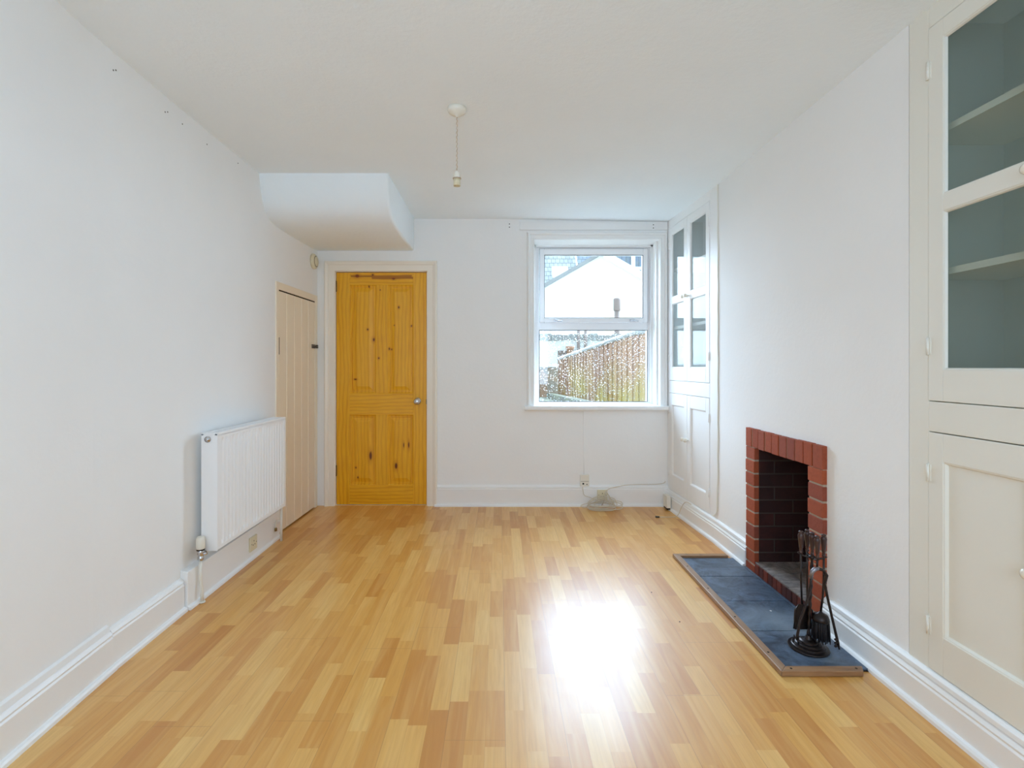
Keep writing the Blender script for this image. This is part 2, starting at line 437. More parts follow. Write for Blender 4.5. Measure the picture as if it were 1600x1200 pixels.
# path runs so that the room is on its left
def left_skirt(name, ys, h, t, extra=0):
    m = MB(); m.sweep([(lx(y) + extra, y) for y in ys], skirt_prof(h, t), xy)
    return struct(m.build(name, M['gloss']))
left_skirt('baseboard_left', (2.44, 2.2, 1.97), .158, .024)
m = MB(); m.sweep([(lx(y), y) for y in (1.968, 1.6, 1.2, -1.2)], skirt_prof(.155, .026), xy)
m.sweep([(lx(y), y) for y in (1.968, 1.6, 1.2, -1.2)], [(0, .15), (.014, .15), (.010, .170), (0, .176)], xy)
struct(m.build('baseboard_left_near', M['gloss']))
m = MB(); m.sweep([(lx(y), y) for y in (3.50, 3.2, 2.8, 2.445)], [(0, 0), (.052, 0), (.050, .014), (.036, .02), (.036, .186), (0, .192)], xy)
bl = struct(m.build('baseboard_left_boxing', M['gloss'], bevel=.002))
m = MB(); m.sweep([(-.545, YB), (1.43, YB)][::-1], skirt_prof(.176), xy)
struct(m.build('baseboard_back', M['gloss']))
# little strip in the back left corner beside the casing
RP = [(1.425, YB), (1.452, 3.40), (RX, 3.38)]
def rskirt(m, path): m.sweep(path[::-1], skirt_prof(.128, .026), xy)
# cupboard front line: from (1.425, 4.286) to (1.472, 3.40)
m = MB(); rskirt(m, [(1.428, YB), (1.471, 3.40), (1.470, FY1)]); 
m.sweep([(1.470, FY1), (1.471, 3.40), (1.428, YB)], [(.0, .128), (.018, .128), (.016, .142), (.008, .150), (0, .152)], xy)
br = struct(m.build('baseboard_right', M['gloss']))
m = MB(); rskirt(m, [(1.470, FY0), (1.470, -1.2)])
m.sweep([(1.470, -1.2), (1.470, FY0)], [(.0, .128), (.018, .128), (.016, .142), (.008, .150), (0, .152)], xy)
struct(m.build('baseboard_right_near', M['gloss']))

# ------------------------------------------------------------------ pine door and its casing
d1 = struct(empty('door_1', (-1.383, YB + .012, 0)))
W_, H_ = .766, 1.978
def dpart(name, x0, x1, z0, z1, y0, y1, mat, bev=.002):
    return MB().box(x0, x1, y0, y1, z0, z1).build(name, mat, d1, bevel=bev)
P_ls = pine('pine_left_stile', 'z', [], 1)
P_rs = pine('pine_right_stile', 'z', [], 2)
P_ms = pine('pine_muntin', 'z', [(.359, 1.25, .006, .007), (.372, 1.83, .004, .004)], 3)
P_tr = pine('pine_top_rail', 'x', [(.176, 1.948, .015, .012), (.308, 1.958, .008, .007), (.485, 1.925, .012, .007)], 4, [(1.945, .05, .12, .64), (1.93, .06, .30, .65)])
P_mr = pine('pine_lock_rail', 'x', [], 5)
P_br = pine('pine_bottom_rail', 'x', [], 6)
P_ul = pine('pine_upper_left_panel', 'z', [(.314, 1.408, .009, .014), (.263, 1.495, .006, .007), (.157, 1.07, .011, .005), (.275, 1.86, .004, .008)], 7)
P_ur = pine('pine_upper_right_panel', 'z', [(.528, 1.683, .006, .009), (.447, 1.33, .005, .008), (.466, 1.325, .005, .006), (.635, 1.525, .006, .006), (.49, 1.53, .004, .004)], 8)
P_ll = pine('pine_lower_left_panel', 'z', [(.287, .42, .010, .030), (.162, .318, .006, .006), (.18, .235, .005, .007)], 9)
P_lr = pine('pine_lower_right_panel', 'z', [(.505, .333, .010, .022), (.57, .51, .004, .018), (.612, .51, .005, .024)], 10)
dpart('stile', 0, .112, .006, H_, 0, .035, P_ls); dpart('stile', .652, W_, .006, H_, 0, .035, P_rs)
dpart('top_rail', .112, .652, 1.872, H_, 0, .035, P_tr); dpart('lock_rail', .112, .652, .768, .952, 0, .035, P_mr)
dpart('bottom_rail', .112, .652, .006, .172, 0, .035, P_br)
dpart('muntin', .334, .434, .952, 1.872, 0, .035, P_ms); dpart('muntin', .334, .434, .172, .768, 0, .035, P_ms)
for x0, x1, z0, z1, pm in ((.112, .334, .952, 1.872, P_ul), (.434, .652, .952, 1.872, P_ur), (.112, .334, .172, .768, P_ll), (.434, .652, .172, .768, P_lr)):
    m = MB()
    m.box(x0, x1, .018, .028, z0, z1)
    q = [(x0, z0), (x1, z0), (x1, z1), (x0, z1)]
    m.sweep(q, [(0, .0), (.005, -.004), (.009, -.009), (.016, -.009), (.020, -.018), (0, -.018)], lambda a, b, h: (a, .001 - h, b), closed=True)
    r = .028
    m.prism([(x0 + r, z0 + r), (x1 - r, z0 + r), (x1 - r, z1 - r), (x0 + r, z1 - r)],
            lambda a, b: (a, .018, b), lambda a, b, cx=(x0 + x1) / 2, cz=(z0 + z1) / 2: (a + (.03 if a < cx else -.03), .007, b + (.03 if b < cz else -.03)))
    m.build('panel', pm, d1)
k = MB().lathe([(.030, 0), (.030, .004), (.024, .008), (.011, .012), (.010, .030), (.020, .040), (.027, .052), (.026, .062), (.017, .070), (.004, .072)], (.690, 0, .885), '-y').build('door_knob', M['chrome'], d1)
for z in (1.86, .295):
    m = MB(); m.box(-.009, .006, -.004, .002, z - .045, z + .045); m.tube([(-.004, -.006, z - .047), (-.004, -.006, z + .047)], .005)
    m.build('hinge', M['brass'], d1)
MB().box(W_ - .006, W_ + .001, -.001, .02, .86, .90).build('latch_plate', M['brass'], d1)
# lining + casing
m = MB(); m.box(DX0, DX0 + .011, YB, Y2 - .05, 0, DTOP); m.box(DX1 - .008, DX1, YB, Y2 - .05, 0, DTOP); m.box(DX0, DX1, YB, Y2 - .05, DTOP - .006, DTOP)
m.box(DX0 + .011, DX1 - .008, YB + .049, YB + .065, DTOP - .03, DTOP - .006)
struct(m.build('trim_door_lining', M['casing']))
cp = [(DX1 - .004, 0), (DX1 - .004, DTOP - .003), (DX0 + .006, DTOP - .003), (DX0 + .006, 0)]   # room-facing, travels right->left, outward is right of travel
cas = [(0, 0), (0, .012), (.004, .016), (.050, .018), (.055, .024), (.066, .027), (.074, .030), (.082, .028), (.086, .018), (.086, 0)]
m = MB(); m.sweep(cp, [(-d, h) for d, h in cas], lambda a, b, h: (a, YB - h, b))
struct(m.build('trim_door_casing', M['casing']))

# ------------------------------------------------------------------ understairs cupboard door (left wall)
d2 = struct(empty('door_2', (lx((DY0 + DY1) / 2), (DY0 + DY1) / 2, 0), 0))
ly = DY1 - DY0
ang = math.atan2(lx(DY1) - lx(DY0), ly)
d2.rotation_euler[2] = -ang
hy = ly / 2
yb = [-hy + .012 + (ly - .02) * k / 5 for k in range(6)]
m = MB()
for a, b in zip(yb, yb[1:]):
    m.prism([(a + .0012, -.03), (a + .0012, -.0035), (a + .004, 0), (b - .010, 0), (b - .008, -.004), (b - .004, .001), (b - .0012, -.003), (b - .0012, -.03)],
            lambda y, x: (x + .004, y, .012), lambda y, x: (x + .004, y, 1.712))
m.box(-.026, -.012, -hy + .012, hy - .008, .012, 1.712)
m.build('boarded_panel', M['cream'], d2)
m = MB(); m.box(-.012, .008, -hy - .034, -hy + .008, 0, 1.775); m.box(-.012, .008, hy - .004, hy + .044, 0, 1.775)
m.box(-.012, .008, -hy + .008, hy - .004, 1.722, 1.775)
m.build('door_frame', M['cream'], d2, bevel=.003)
m = MB(); m.box(.004, .012, hy - .075, hy - .008, 1.33, 1.362); m.tube([(.017, hy - .07, 1.346), (.017, hy + .02, 1.346)], .006)
m.box(.006, .020, hy + .006, hy + .030, 1.332, 1.36); m.lathe([(.006, 0), (.006, .016)], (.02, hy - .045, 1.346), 'x', 10)
m.build('slide_bolt', M['steel'], d2)
MB().box(.004, .0085, -hy + .0085, -hy + .015, 1.265, 1.385).build('hinge', M['steel'], d2)
MB().box(-.006, .0035, -hy + .009, hy - .006, 1.7125, 1.7215).build('top_gap_shade', M['dark'], d2)  # dark strip paints in the shade of the gap over the door
MB().box(-.14, -.135, -hy - .02, hy + .02, 0.005, 1.76).build('backing_board', M['void'], d2)

# ------------------------------------------------------------------ window
w1 = struct(empty('window_1', (0, YB, 0)))
GY = 4.50 - YB                                # front of the uPVC frame, relative
FX0, FX1, FZ0, FZ1 = .316, 1.362, .849, 2.262
def wy(*a): pass
m = MB()                                      # outer frame
m.box(FX0, FX0 + .040, GY, GY + .07, FZ0, FZ1); m.box(FX1 - .040, FX1, GY, GY + .07, FZ0, FZ1)
TZ0, TZ1 = 1.503, 1.572
m.box(FX0 + .040, FX1 - .040, GY, GY + .07, FZ0, FZ0 + .016); m.box(FX0 + .040, FX1 - .040, GY, GY + .07, 2.222, FZ1)
m.box(FX0 + .040, FX1 - .040, GY + .002, GY + .07, TZ0, TZ1)
m.build('window_frame', M['upvc'], w1, bevel=.004)
# top casement sits slightly proud
cx0, cx1, cz0, cz1 = FX0 + .044, FX1 - .044, TZ1 - .003, 2.224
m = MB(); t_ = .040
m.box(cx0, cx0 + t_, GY - .014, GY + .05, cz0, cz1); m.box(cx1 - t_, cx1, GY - .014, GY + .05, cz0, cz1)
m.box(cx0 + t_, cx1 - t_, GY - .014, GY + .05, cz0, cz0 + t_); m.box(cx0 + t_, cx1 - t_, GY - .014, GY + .05, cz1 - .054, cz1)
cas_o = m.build('casement', M['upvc'], w1, bevel=.004)
def gasket(x0, x1, z0, z1, y):
    m = MB(); m.sweep([(x0, z0), (x1, z0), (x1, z1), (x0, z1)], [(0, 0), (.004, 0), (.004, .006), (0, .006)], lambda a, b, h: (a, y - h, b), closed=True)
    return m
gasket(cx0 - .002, cx1 + .002, cz0 - .0, cz1 + .002, GY - .001).build('seal', M['blackgasket'], w1)
gasket(cx0 + t_, cx1 - t_, cz0 + t_, cz1 - .054, GY - .003).build('seal', M['blackgasket'], cas_o)
gasket(FX0 + .040, FX1 - .040, FZ0 + .016, TZ0, GY + .008).build('seal', M['blackgasket'], w1)
MB().box(cx0 + t_, cx1 - t_, GY + .012, GY + .016, cz0 + t_, cz1 - .054).build('pane', M['glass'], cas_o)
MB().box(FX0 + .040, FX1 - .040, GY + .020, GY + .024, FZ0 + .016, TZ0).build('pane', M['wetglass'], w1)
for hx in ((869 - 780) / 175.5, (987 - 780) / 175.5):
    m = MB(); m.box(hx - .022, hx + .022, GY - .022, GY - .013, 1.578, 1.596)
    m.tube([(hx - .015, GY - .026, 1.592), (hx - .005, GY - .016, 1.588), (hx + .05, GY - .034, 1.580)], [.007, .007, .005])
    m.build('handle', M['chrome'], cas_o)
# white timber lining of the reveal: stepped jambs
m = MB()
for sx, x in ((1, WX0), (-1, WX1)):
    a = [x, x + sx * .006]
    m.box(min(a), max(a), 0, .21, WZ0, WZ1)
    if sx == -1:
        m.box(x - .022, x - .006, .05, .085, WZ0, WZ1); m.box(x - .016, x - .006, .12, .15, WZ0, WZ1)
    m.box(min(x, x + sx * .030), max(x, x + sx * .030), .185, .212, WZ0, WZ1)
m.box(WX0, WX1, 0, .21, WZ1 - .006, WZ1); m.box(WX0, WX1, .185, .212, WZ1 - .022, WZ1)
m.build('lining', M['gloss'], w1, bevel=.002)
m = MB(); m.box(WX0, WX1, -.002, .214, WZ0 - .0, WZ0 + .018)
m.prism([(-.052, WZ0 - .020), (-.058, WZ0 - .012), (-.058, WZ0 + .008), (-.050, WZ0 + .018), (0, WZ0 + .018), (0, WZ0 - .020)], lambda y, z: (.212, y, z), lambda y, z: (1.418, y, z))
m.build('sill', M['gloss'], w1)
# casing
cs = [(0, 0), (0, .010), (.006, .014), (.012, .010), (.034, .012), (.040, .022), (.052, .024), (.058, .014), (.062, 0)]
m = MB(); m.sweep([(WX1 - .004, WZ0 + .018), (WX1 - .004, WZ1 - .004), (WX0 + .004, WZ1 - .004), (WX0 + .004, WZ0 + .018)], [(-d, h) for d, h in cs], lambda a, b, h: (a, -h, b))
m.build('casing', M['gloss'], w1)
MB().box(WX0 - .12, 1.424, -.014, -.0005, 2.335, 2.405).build('curtain_batten', M['gloss'], w1, bevel=.003)
for x, z in ((796, 350), (796, 355), (1020, 352), (1020, 357)):
    X, Z = (x - 780) / 184.3, EYE + (572 - z) / 184.3
    yy = YB if x < 900 else YB - .0145
    MB().lathe([(.0045, 0), (.0045, .0012)], (X, yy, Z), '-y', 10).build('screw_hole', M['dark'], wall_back)
for x, y in ((177, 105), (181, 105), (261, 171), (265, 171), (289, 190), (328, 222), (377, 252)):
    Y = 790 * 1.53 / (780 - x)
    MB().lathe([(.0035, 0), (.0035, .0012)], (lx(Y) - .0002, Y, EYE + (572 - y) * Y / 790 - .012), 'x', 8).build('screw_hole', M['steel'], wall_left)

# ------------------------------------------------------------------ fitted cupboards (local: x along the wall, y into the wall)
def cupboard(name, loc, rz, width, frame_l, frame_r, split, label, glass, depth=.34, shelfz=(1.50, 1.98), ztop=2.42, base=.125, paint_='cupb'):
    T = tag(empty(name, loc, rz), label, 'cupboard')
    Z = dict(l0=.155, l1=.958, u0=1.066, u1=2.333)
    x0, x1 = frame_l, width - frame_r
    m = MB(); t = .022
    m.box(0, x0, 0, t, base, ztop); m.box(x1, width, 0, t, base, ztop)
    m.box(x0, x1, 0, t, base, Z['l0'] - .003); m.box(x0, x1, 0, t, Z['l1'] + .003, Z['u0'] - .003); m.box(x0, x1, 0, t, Z['u1'] + .003, ztop)
    m.build('face_frame', M[paint_], T, bevel=.003)
    m = MB(); m.box(0, .012, t, depth, base, ztop); m.box(width - .012, width, t, depth, base, ztop)
    m.box(.012, width - .012, depth - .012, depth, base, ztop); m.box(.012, width - .012, t, depth - .012, base, base + .012); m.box(.012, width - .012, t, depth - .012, 1.03, 1.045)
    m.box(.012, width - .012, t, depth - .012, ztop - .012, ztop)
    m.build('carcass', M['cupinside'], T)
    for z in shelfz:
        MB().box(.013, width - .013, .030, depth - .013, z - .011, z + .011).build('shelf', M['shelfpaint'], T)
    g = .0025
    for side, (a, b) in enumerate(((x0 + g, split - g / 2), (split + g / 2, x1 - g))):
        st = .056
        hx = a if side == 0 else b                 # hinge side
        kx = b - .026 if side == 0 else a + .026
        # upper glazed door
        z0, z1 = Z['u0'], Z['u1']
        m = MB(); zb, zm0, zm1, zt = 1.170, 1.696, 1.752, 2.274
        m.box(a, a + st, -.002, .018, z0, z1); m.box(b - st, b, -.002, .018, z0, z1)
        m.box(a + st, b - st, -.002, .018, z0, zb); m.box(a + st, b - st, -.002, .018, zm0, zm1); m.box(a + st, b - st, -.002, .018, zt, z1)
        for q0, q1 in ((zb, zm0), (zm1, zt)):
            m.sweep([(a + st, q0), (b - st, q0), (b - st, q1), (a + st, q1)], [(0, .0), (.004, -.002), (.008, -.010), (0, -.010)], lambda u, v, h: (u, -.001 - h, v), closed=True)
        D = m.build('glazed_door', M[paint_], T, bevel=.0015)
        for q0, q1 in ((zb, zm0), (zm1, zt)):
            MB().box(a + st + .001, b - st - .001, .009, .012, q0 + .001, q1 - .001).build('pane', glass, D)
        kp = [(.006, 0), (.006, .012), (.013, .018), (.016, .026), (.014, .034), (.006, .038), (.001, .038)]
        MB().lathe(kp, (kx, -.002, 1.722), '-y', 20).build('knob', M['ivory'], D)
        for z in (1.25, 2.19):
            m = MB(); m.tube([(hx, -.005, z - .03), (hx, -.005, z + .03)], .0045, 8); m.box(hx - .010, hx + .010, -.0045, .0, z - .028, z + .028)
            m.build('hinge', M[paint_], D)
        # lower panelled door
        z0, z1 = Z['l0'], Z['l1']
        m = MB(); p0, p1 = .285, .865
        m.box(a, a + st, -.002, .018, z0, z1); m.box(b - st, b, -.002, .018, z0, z1)
        m.box(a + st, b - st, -.002, .018, z0, p0); m.box(a + st, b - st, -.002, .018, p1, z1)
        D = m.build('panelled_door', M[paint_], T, bevel=.002)
        m = MB(); m.box(a + st, b - st, .010, .014, p0, p1)
        m.sweep([(a + st, p0), (b - st, p0), (b - st, p1), (a + st, p1)], [(0, -.001), (.004, -.002), (.009, -.011), (0, -.012)], lambda u, v, h: (u, -.001 - h, v), closed=True)
        m.build('panel', M[paint_], D)
        MB().lathe(kp, (kx, -.002, .615), '-y', 20).build('knob', M['ivory'], D)
        for z in (.30, .82):
            m = MB(); m.tube([(hx, -.005, z - .03), (hx, -.005, z + .03)], .0045, 8); m.box(hx - .010, hx + .010, -.0045, .0, z - .028, z + .028)
            m.build('hinge', M[paint_], D)
    return T
cupboard('fitted_cupboard', (1.427, YB - .003, 0), -PI / 2 + math.atan2(.044, .886), .884, .036, .118, .392,
         'white fitted alcove cupboard with clear glass upper doors beside the window', M['cupglass'], paint_='gloss')
cupboard('fitted_cupboard', (RX - .002, 1.812, 0), -PI / 2, .944, .083, .090, .460,
         'off-white fitted alcove cupboard with grey glass upper doors in the right foreground', M['greyglass'])

# ------------------------------------------------------------------ fireplace
fp = tag(empty('fireplace', (RX, (FY0 + FY1) / 2, 0)), 'red brick fireplace opening set in the white chimney breast', 'fireplace')
fy = (FY0 + FY1) / 2
def FB(): return MB()
def fbuild(m, name, mat, bev=0):
    for v in m.bm.verts: v.co.x -= RX; v.co.y -= fy
    return m.build(name, mat, fp, bevel=bev)
PX = RX - .020                               # face of bricks
m = FB(); j = .0075
nS = 10; wS = (FY1 - FY0) / nS
for k in range(nS):
    dz = random.uniform(-.002, .002); dx = random.uniform(-.002, .002)
    m.box(PX + dx, RX + .008, FY0 + k * wS + (j if k else 0), FY0 + (k + 1) * wS - (0 if k == nS - 1 else 0), OZT + .002 + dz, FZT + dz)
for (a, b) in ((FY0, OY0), (OY1, FY1)):
    for k in range(10):
        z0 = -.03 + k * .0745
        dx = random.uniform(-.002, .002)
        m.box(PX + dx, RX + .008, a + (random.uniform(0, .003)), b, max(.001, z0 + .009), z0 + .0745)
fbuild(m, 'brick_surround', M['brick'], .0025)
m = FB()
m.box(PX + .004, RX + .007, FY0 + .003, FY1 - .003, OZT + .004, FZT - .003)
m.box(PX + .004, RX + .007, FY0 + .003, OY0 - .004, 0.001, OZT + .01); m.box(PX + .004, RX + .007, OY1 + .004, FY1 - .003, 0.001, OZT + .01)
fbuild(m, 'mortar', M['mortar'])
# sooty firebox: side, back and top walls of brick
BX = RX + .345
m = FB()
for (yy, s) in ((OY1, 1), (OY0, -1)):
    for k in range(10):
        z0 = -.03 + k * .0745
        cuts = [RX + .006, RX + .20, BX - .004] if k % 2 else [RX + .006, RX + .095, RX + .29, BX - .004]
        for a, b in zip(cuts, cuts[1:]):
            if s > 0: m.box(a + .004, b - .004, yy + .001, yy + .018, max(.001, z0 + .008), z0 + .0745)
            else: m.box(a + .004, b - .004, yy - .018, yy - .001, max(.001, z0 + .008), z0 + .0745)
for k in range(10):
    z0 = -.03 + k * .0745; y = OY0 + (.0 if k % 2 else -.11)
    while y < OY1:
        a, b = max(y, OY0) + .004, min(y + .22, OY1) - .004
        if b > a: m.box(BX, BX + .02, a, b, max(.001, z0 + .008), z0 + .0745)
        y += .225
fbuild(m, 'firebox_brickwork', M['sootbrick'], .002)
m = FB()
m.box(RX + .008, BX + .03, OY1 + .004, OY1 + .02, 0.001, .74); m.box(RX + .008, BX + .03, OY0 - .02, OY0 - .004, 0.001, .74)
m.box(BX + .004, BX + .03, OY0 - .004, OY1 + .004, .001, .74); m.box(RX + .008, BX + .03, OY0 - .004, OY1 + .004, .724, .745)
fbuild(m, 'firebox_mortar', M['sootmortar'])
# raised inner hearth with soldier riser
m = FB(); nb = 11; wb = (OY1 - OY0) / nb
for k in range(nb):
    m.box(RX - .018 + random.uniform(-.002, .002), RX + .03, OY0 + k * wb + .003, OY0 + (k + 1) * wb - .003, .002, .062)
fbuild(m, 'hearth_riser', M['riserbrick'], .003)
m = FB()
for k in range(6):
    w6 = (OY1 - OY0) / 6
    for a, b in ((RX - .016, RX + .088), (RX + .092, RX + .21), (RX + .214, BX - .002)):
        m.box(a, b, OY0 + k * w6 + .002, OY0 + (k + 1) * w6 - .002, .063, .072)
fbuild(m, 'inner_hearth', M['ash'], .002)
m = FB(); m.box(RX - .012, BX, OY0 + .001, OY1 - .001, .001, .064); fbuild(m, 'hearth_core', M['sootmortar'])

# slate hearth
HX0, HY0, HY1 = 1.073, 1.922, 3.13
hs = tag(empty('hearth', (1.25, 2.5, 0)), 'low blue-black slate hearth with a wooden edging strip in front of the fireplace', 'hearth')
def hb(m, name, mat, bev=0):
    for v in m.bm.verts: v.co.x -= 1.25; v.co.y -= 2.5
    return m.build(name, mat, hs, bevel=bev)
ed = .036
tb = [HY0 + ed, 2.241, 2.526, 2.823, HY1 - ed]
for a, b in zip(tb, tb[1:]):
    # tiles run back to the skirting, and up to the bricks in front of the opening
    hb(MB().box(HX0 + ed, 1.430, a + .002, b - .002, .002, .010), 'slate_tile', M['slate'], .0015)
hb(MB().box(HX0 + ed - .002, 1.432, HY0 + ed - .002, HY1 - ed + .002, .0005, .0035), 'bed', M['dark'])
hb(MB().box(1.4335, 1.4485, FY0 + .004, FY1 - .004, .001, .010), 'slate_fillet', M['slate'], .001)
ep = [(0, .0), (0, .016), (.004, .022), (ed, .022), (ed, 0)]
m = MB(); m.prism([(HX0, HY0), (HX0 + ed, HY0 + ed), (HX0 + ed, HY1 - ed), (HX0, HY1)], lambda x, y: (x, y, .001), lambda x, y: (x, y, .023)); hb(m, 'edging_strip', M['edgewood'], .003)
m = MB(); m.prism([(HX0 + .0006, HY0), (1.385, HY0), (1.405, HY0 + ed), (HX0 + ed + .0006, HY0 + ed)], lambda x, y: (x, y, .001), lambda x, y: (x, y, .023)); hb(m, 'edging_strip', M['edgewoodx'], .003)
m = MB(); m.prism([(HX0 + .0006, HY1), (1.402, HY1), (1.402, HY1 - ed), (HX0 + ed + .0006, HY1 - ed)], lambda x, y: (x, y, .001), lambda x, y: (x, y, .023)); hb(m, 'edging_strip', M['edgewoodx'], .003)
for y in (2.05, 2.34, 2.64, 2.93):
    hb(MB().lathe([(.0045, 0), (.0045, .0006)], (HX0 + .018, y, .023), 'z', 10), 'screw_head', M['dark'])
for x in (1.12, 1.37):
    hb(MB().lathe([(.0045, 0), (.0045, .0006)], (x, HY0 + .018, .023), 'z', 10), 'screw_head', M['dark'])

# ------------------------------------------------------------------ fireside companion set
bx, by, bz = 1.288, 2.106, .0105
cs_ = tag(empty('fire_tool_stand', (bx, by, bz)), 'dark iron fireside tool stand with round stepped base on the slate hearth', 'tool stand')
MB().lathe([(.076, 0), (.077, .004), (.075, .007), (.064, .008), (.063, .013), (.060, .015), (.050, .016), (.049, .022), (.046, .024), (.034, .025), (.033, .031), (.028, .034), (.014, .038), (.009, .052)], n=48, smooth=False).build('base', M['iron'], cs_)
tx = .016                                     # the pole leans slightly
pole = [(tx * k / 40, 0, .05 + .34 * k / 40) for k in range(41)]
m = MB(); m.tube(pole, [.0062 + .0014 * math.sin(k * 1.35) for k in range(41)], 8); m.build('pole', M['iron'], cs_)
def handle_lathe(m, o):
    pr = [(.004, 0), (.007, .004), (.0075, .010), (.005, .014), (.0072, .018), (.0050, .023), (.0076, .028), (.0085, .045), (.0112, .075), (.0122, .086), (.0108, .093), (.0065, .098), (.0095, .101), (.0085, .107), (.001, .110)]
    return m.lathe([(a, b * .88) for a, b in pr], o, 'z', 16)
handle_lathe(MB(), (tx, 0, .385)).build('handle', M['handle'], cs_)
vx, vy = .853, -.521
def rot(v, a): c, s = math.cos(a), math.sin(a); return (v[0] * c - v[1] * s, v[0] * s + v[1] * c)
B = rot((vx, vy), 0); A = (-B[0], -B[1]); Cc = rot((-.521, -.853), math.radians(26)); Dd = (-Cc[0], -Cc[1])
R_ = .036
m = MB()
for d in (A, B, Cc, Dd):
    m.tube([(tx, 0, .378), (tx + d[0] * R_ * .5, d[1] * R_ * .5, .374), (tx + d[0] * R_ * 1.0, d[1] * R_ * 1.0, .378), (tx + d[0] * R_ * 1.45, d[1] * R_ * 1.45, .388)], [.004, .0045, .004, .003], 8)
m.lathe([(.010, 0), (.013, .004), (.013, .010), (.008, .014)], (tx, 0, .370), 'z', 16)
m.build('hook_crown', M['iron'], cs_)
def tool(name, d, label, zt=.384):
    t = tag(empty(name, (bx + tx + d[0] * R_ * 1.12, by + d[1] * R_ * 1.12, bz)), label, 'fire tool', None)
    handle_lathe(MB(), (0, 0, zt)).build('handle', M['handle'], t)
    return t
# brush
t = tool('hearth_brush', B, 'black bristle hearth brush hanging on the right side of the tool stand')
MB().tube([(0, 0, .388), (0, 0, .30), (-.004, 0, .22), (-.010, .004, .155)], .0042, 8).build('rod', M['iron'], t)
MB().lathe([(.005, .0), (.008, -.006), (.026, -.014), (.031, -.026), (.033, -.036), (.030, -.040)][::-1], (-.010, .004, .160), 'z', 24).build('ferrule', M['iron'], t)
m = MB(); random.seed(3)
for k in range(90):
    a, r = random.uniform(0, 2 * PI), .028 * math.sqrt(random.random())
    x, y = r * math.cos(a), r * math.sin(a); f = 1.22 + random.uniform(-.06, .08)
    m.tube([(-.010 + x, .004 + y, .128), (-.010 + x * 1.1, .004 + y * 1.1, .09), (-.010 + x * f, .004 + y * f, .040 + random.uniform(-.006, .01))], [.004, .0035, .0018], 5)
m.build('bristles', M['bristle'], t)
# shovel
t = tool('hearth_shovel', A, 'small iron ash shovel hanging on the left side of the tool stand')
MB().tube([(0, 0, .388), (0, 0, .28), (.004, .0, .17)], .0042, 8).build('rod', M['iron'], t)
m = MB()
m.prism([(-.016, .172), (.018, .172), (.036, .150), (.038, .075), (.034, .066), (-.032, .066), (-.036, .075), (-.034, .150)], lambda x, z: (x + .004, -.004 - .25 * (z - .12) * 0, z), lambda x, z: (x + .004, -.001, z))
m.tube([(-.032, -.002, .07), (-.034, -.012, .10), (-.032, -.012, .150), (-.014, -.008, .172)], .003, 6); m.tube([(.040, -.002, .07), (.042, -.012, .10), (.040, -.012, .150), (.022, -.008, .172)], .003, 6)
sh = m.build('pan', M['iron'], t)
# tongs
t = tool('fire_tongs', Cc, 'iron fire tongs with splayed legs hanging at the front of the tool stand')
m = MB(); m.tube([(0, 0, .386), (-.004, -.004, .352)], .0042, 8); m.build('rod', M['iron'], t)
q = 375.0
def L2(cx_, cy_, dep=0.0):                    # helper for the splayed legs: metres from the stand foot
    return (cx_, dep, cy_)
ox = -(tx + Cc[0] * R_ * 1.12) - .022                # back to the stand foot in local x
arch = [(ox - .004, -.018, .312), (ox + .0, -.02, .340), (ox + .010, -.022, .352), (ox + .026, -.022, .354)]
m = MB(); m.tube(arch, [.006, .008, .009, .006], 8); m.build('scroll', M['tonghead'], t)
m = MB(); m.tube([(ox - .004, -.018, .315), (ox - .004, -.018, .285), (ox - .022, -.02, .215), (ox - .050, -.022, .14), (ox - .062, -.024, .085), (ox - .064, -.026, .068)], [.005, .0055, .005, .005, .0055, .004], 8)
m.tube([(ox - .062, -.026, .078), (ox - .074, -.026, .076), (ox - .076, -.026, .088)], .003, 6); m.tube([(ox - .063, -.026, .072), (ox - .058, -.026, .050)], .0035, 6)
m.build('leg', M['iron'], t)
m = MB(); m.tube([(ox + .022, -.022, .354), (ox + .048, -.020, .345), (ox + .060, -.018, .325), (ox + .052, -.018, .290), (ox + .066, -.02, .22), (ox + .088, -.022, .12), (ox + .102, -.024, .055), (ox + .106, -.026, .030)], [.0055, .0055, .007, .0055, .005, .005, .0055, .004], 8)
for zz in (.072, .058, .045): m.tube([(ox + .099, -.025, zz), (ox + .088, -.026, zz - .004)], .0045, 6)
m.build('leg', M['iron'], t)
# poker
t = tool('fire_poker', Dd, 'straight iron poker hanging behind the tool stand pole')
m = MB(); m.tube([(0, 0, .388), (0, 0, .30), (0, 0, .11), (0, 0, .085)], [.0042, .0042, .0045, .001], 8)
m.tube([(0, 0, .125), (.014, 0, .118), (.017, 0, .102)], [.004, .0035, .001], 6); m.build('rod', M['iron'], t)

# ------------------------------------------------------------------ radiator
RY0, RY1, RXF, RXB, RZ0, RZ1 = 2.565, 3.385, -1.431, -1.512, .243, .843
rad = tag(empty('radiator', ((RXF + RXB) / 2, (RY0 + RY1) / 2, RZ0)), 'white ribbed panel radiator on the left wall', 'radiator')
def rb(m, name, mat, bev=0, parent=None):
    for v in m.bm.verts: v.co -= Vector(((RXF + RXB) / 2, (RY0 + RY1) / 2, RZ0))
    return m.build(name, mat, parent or rad, bevel=bev)
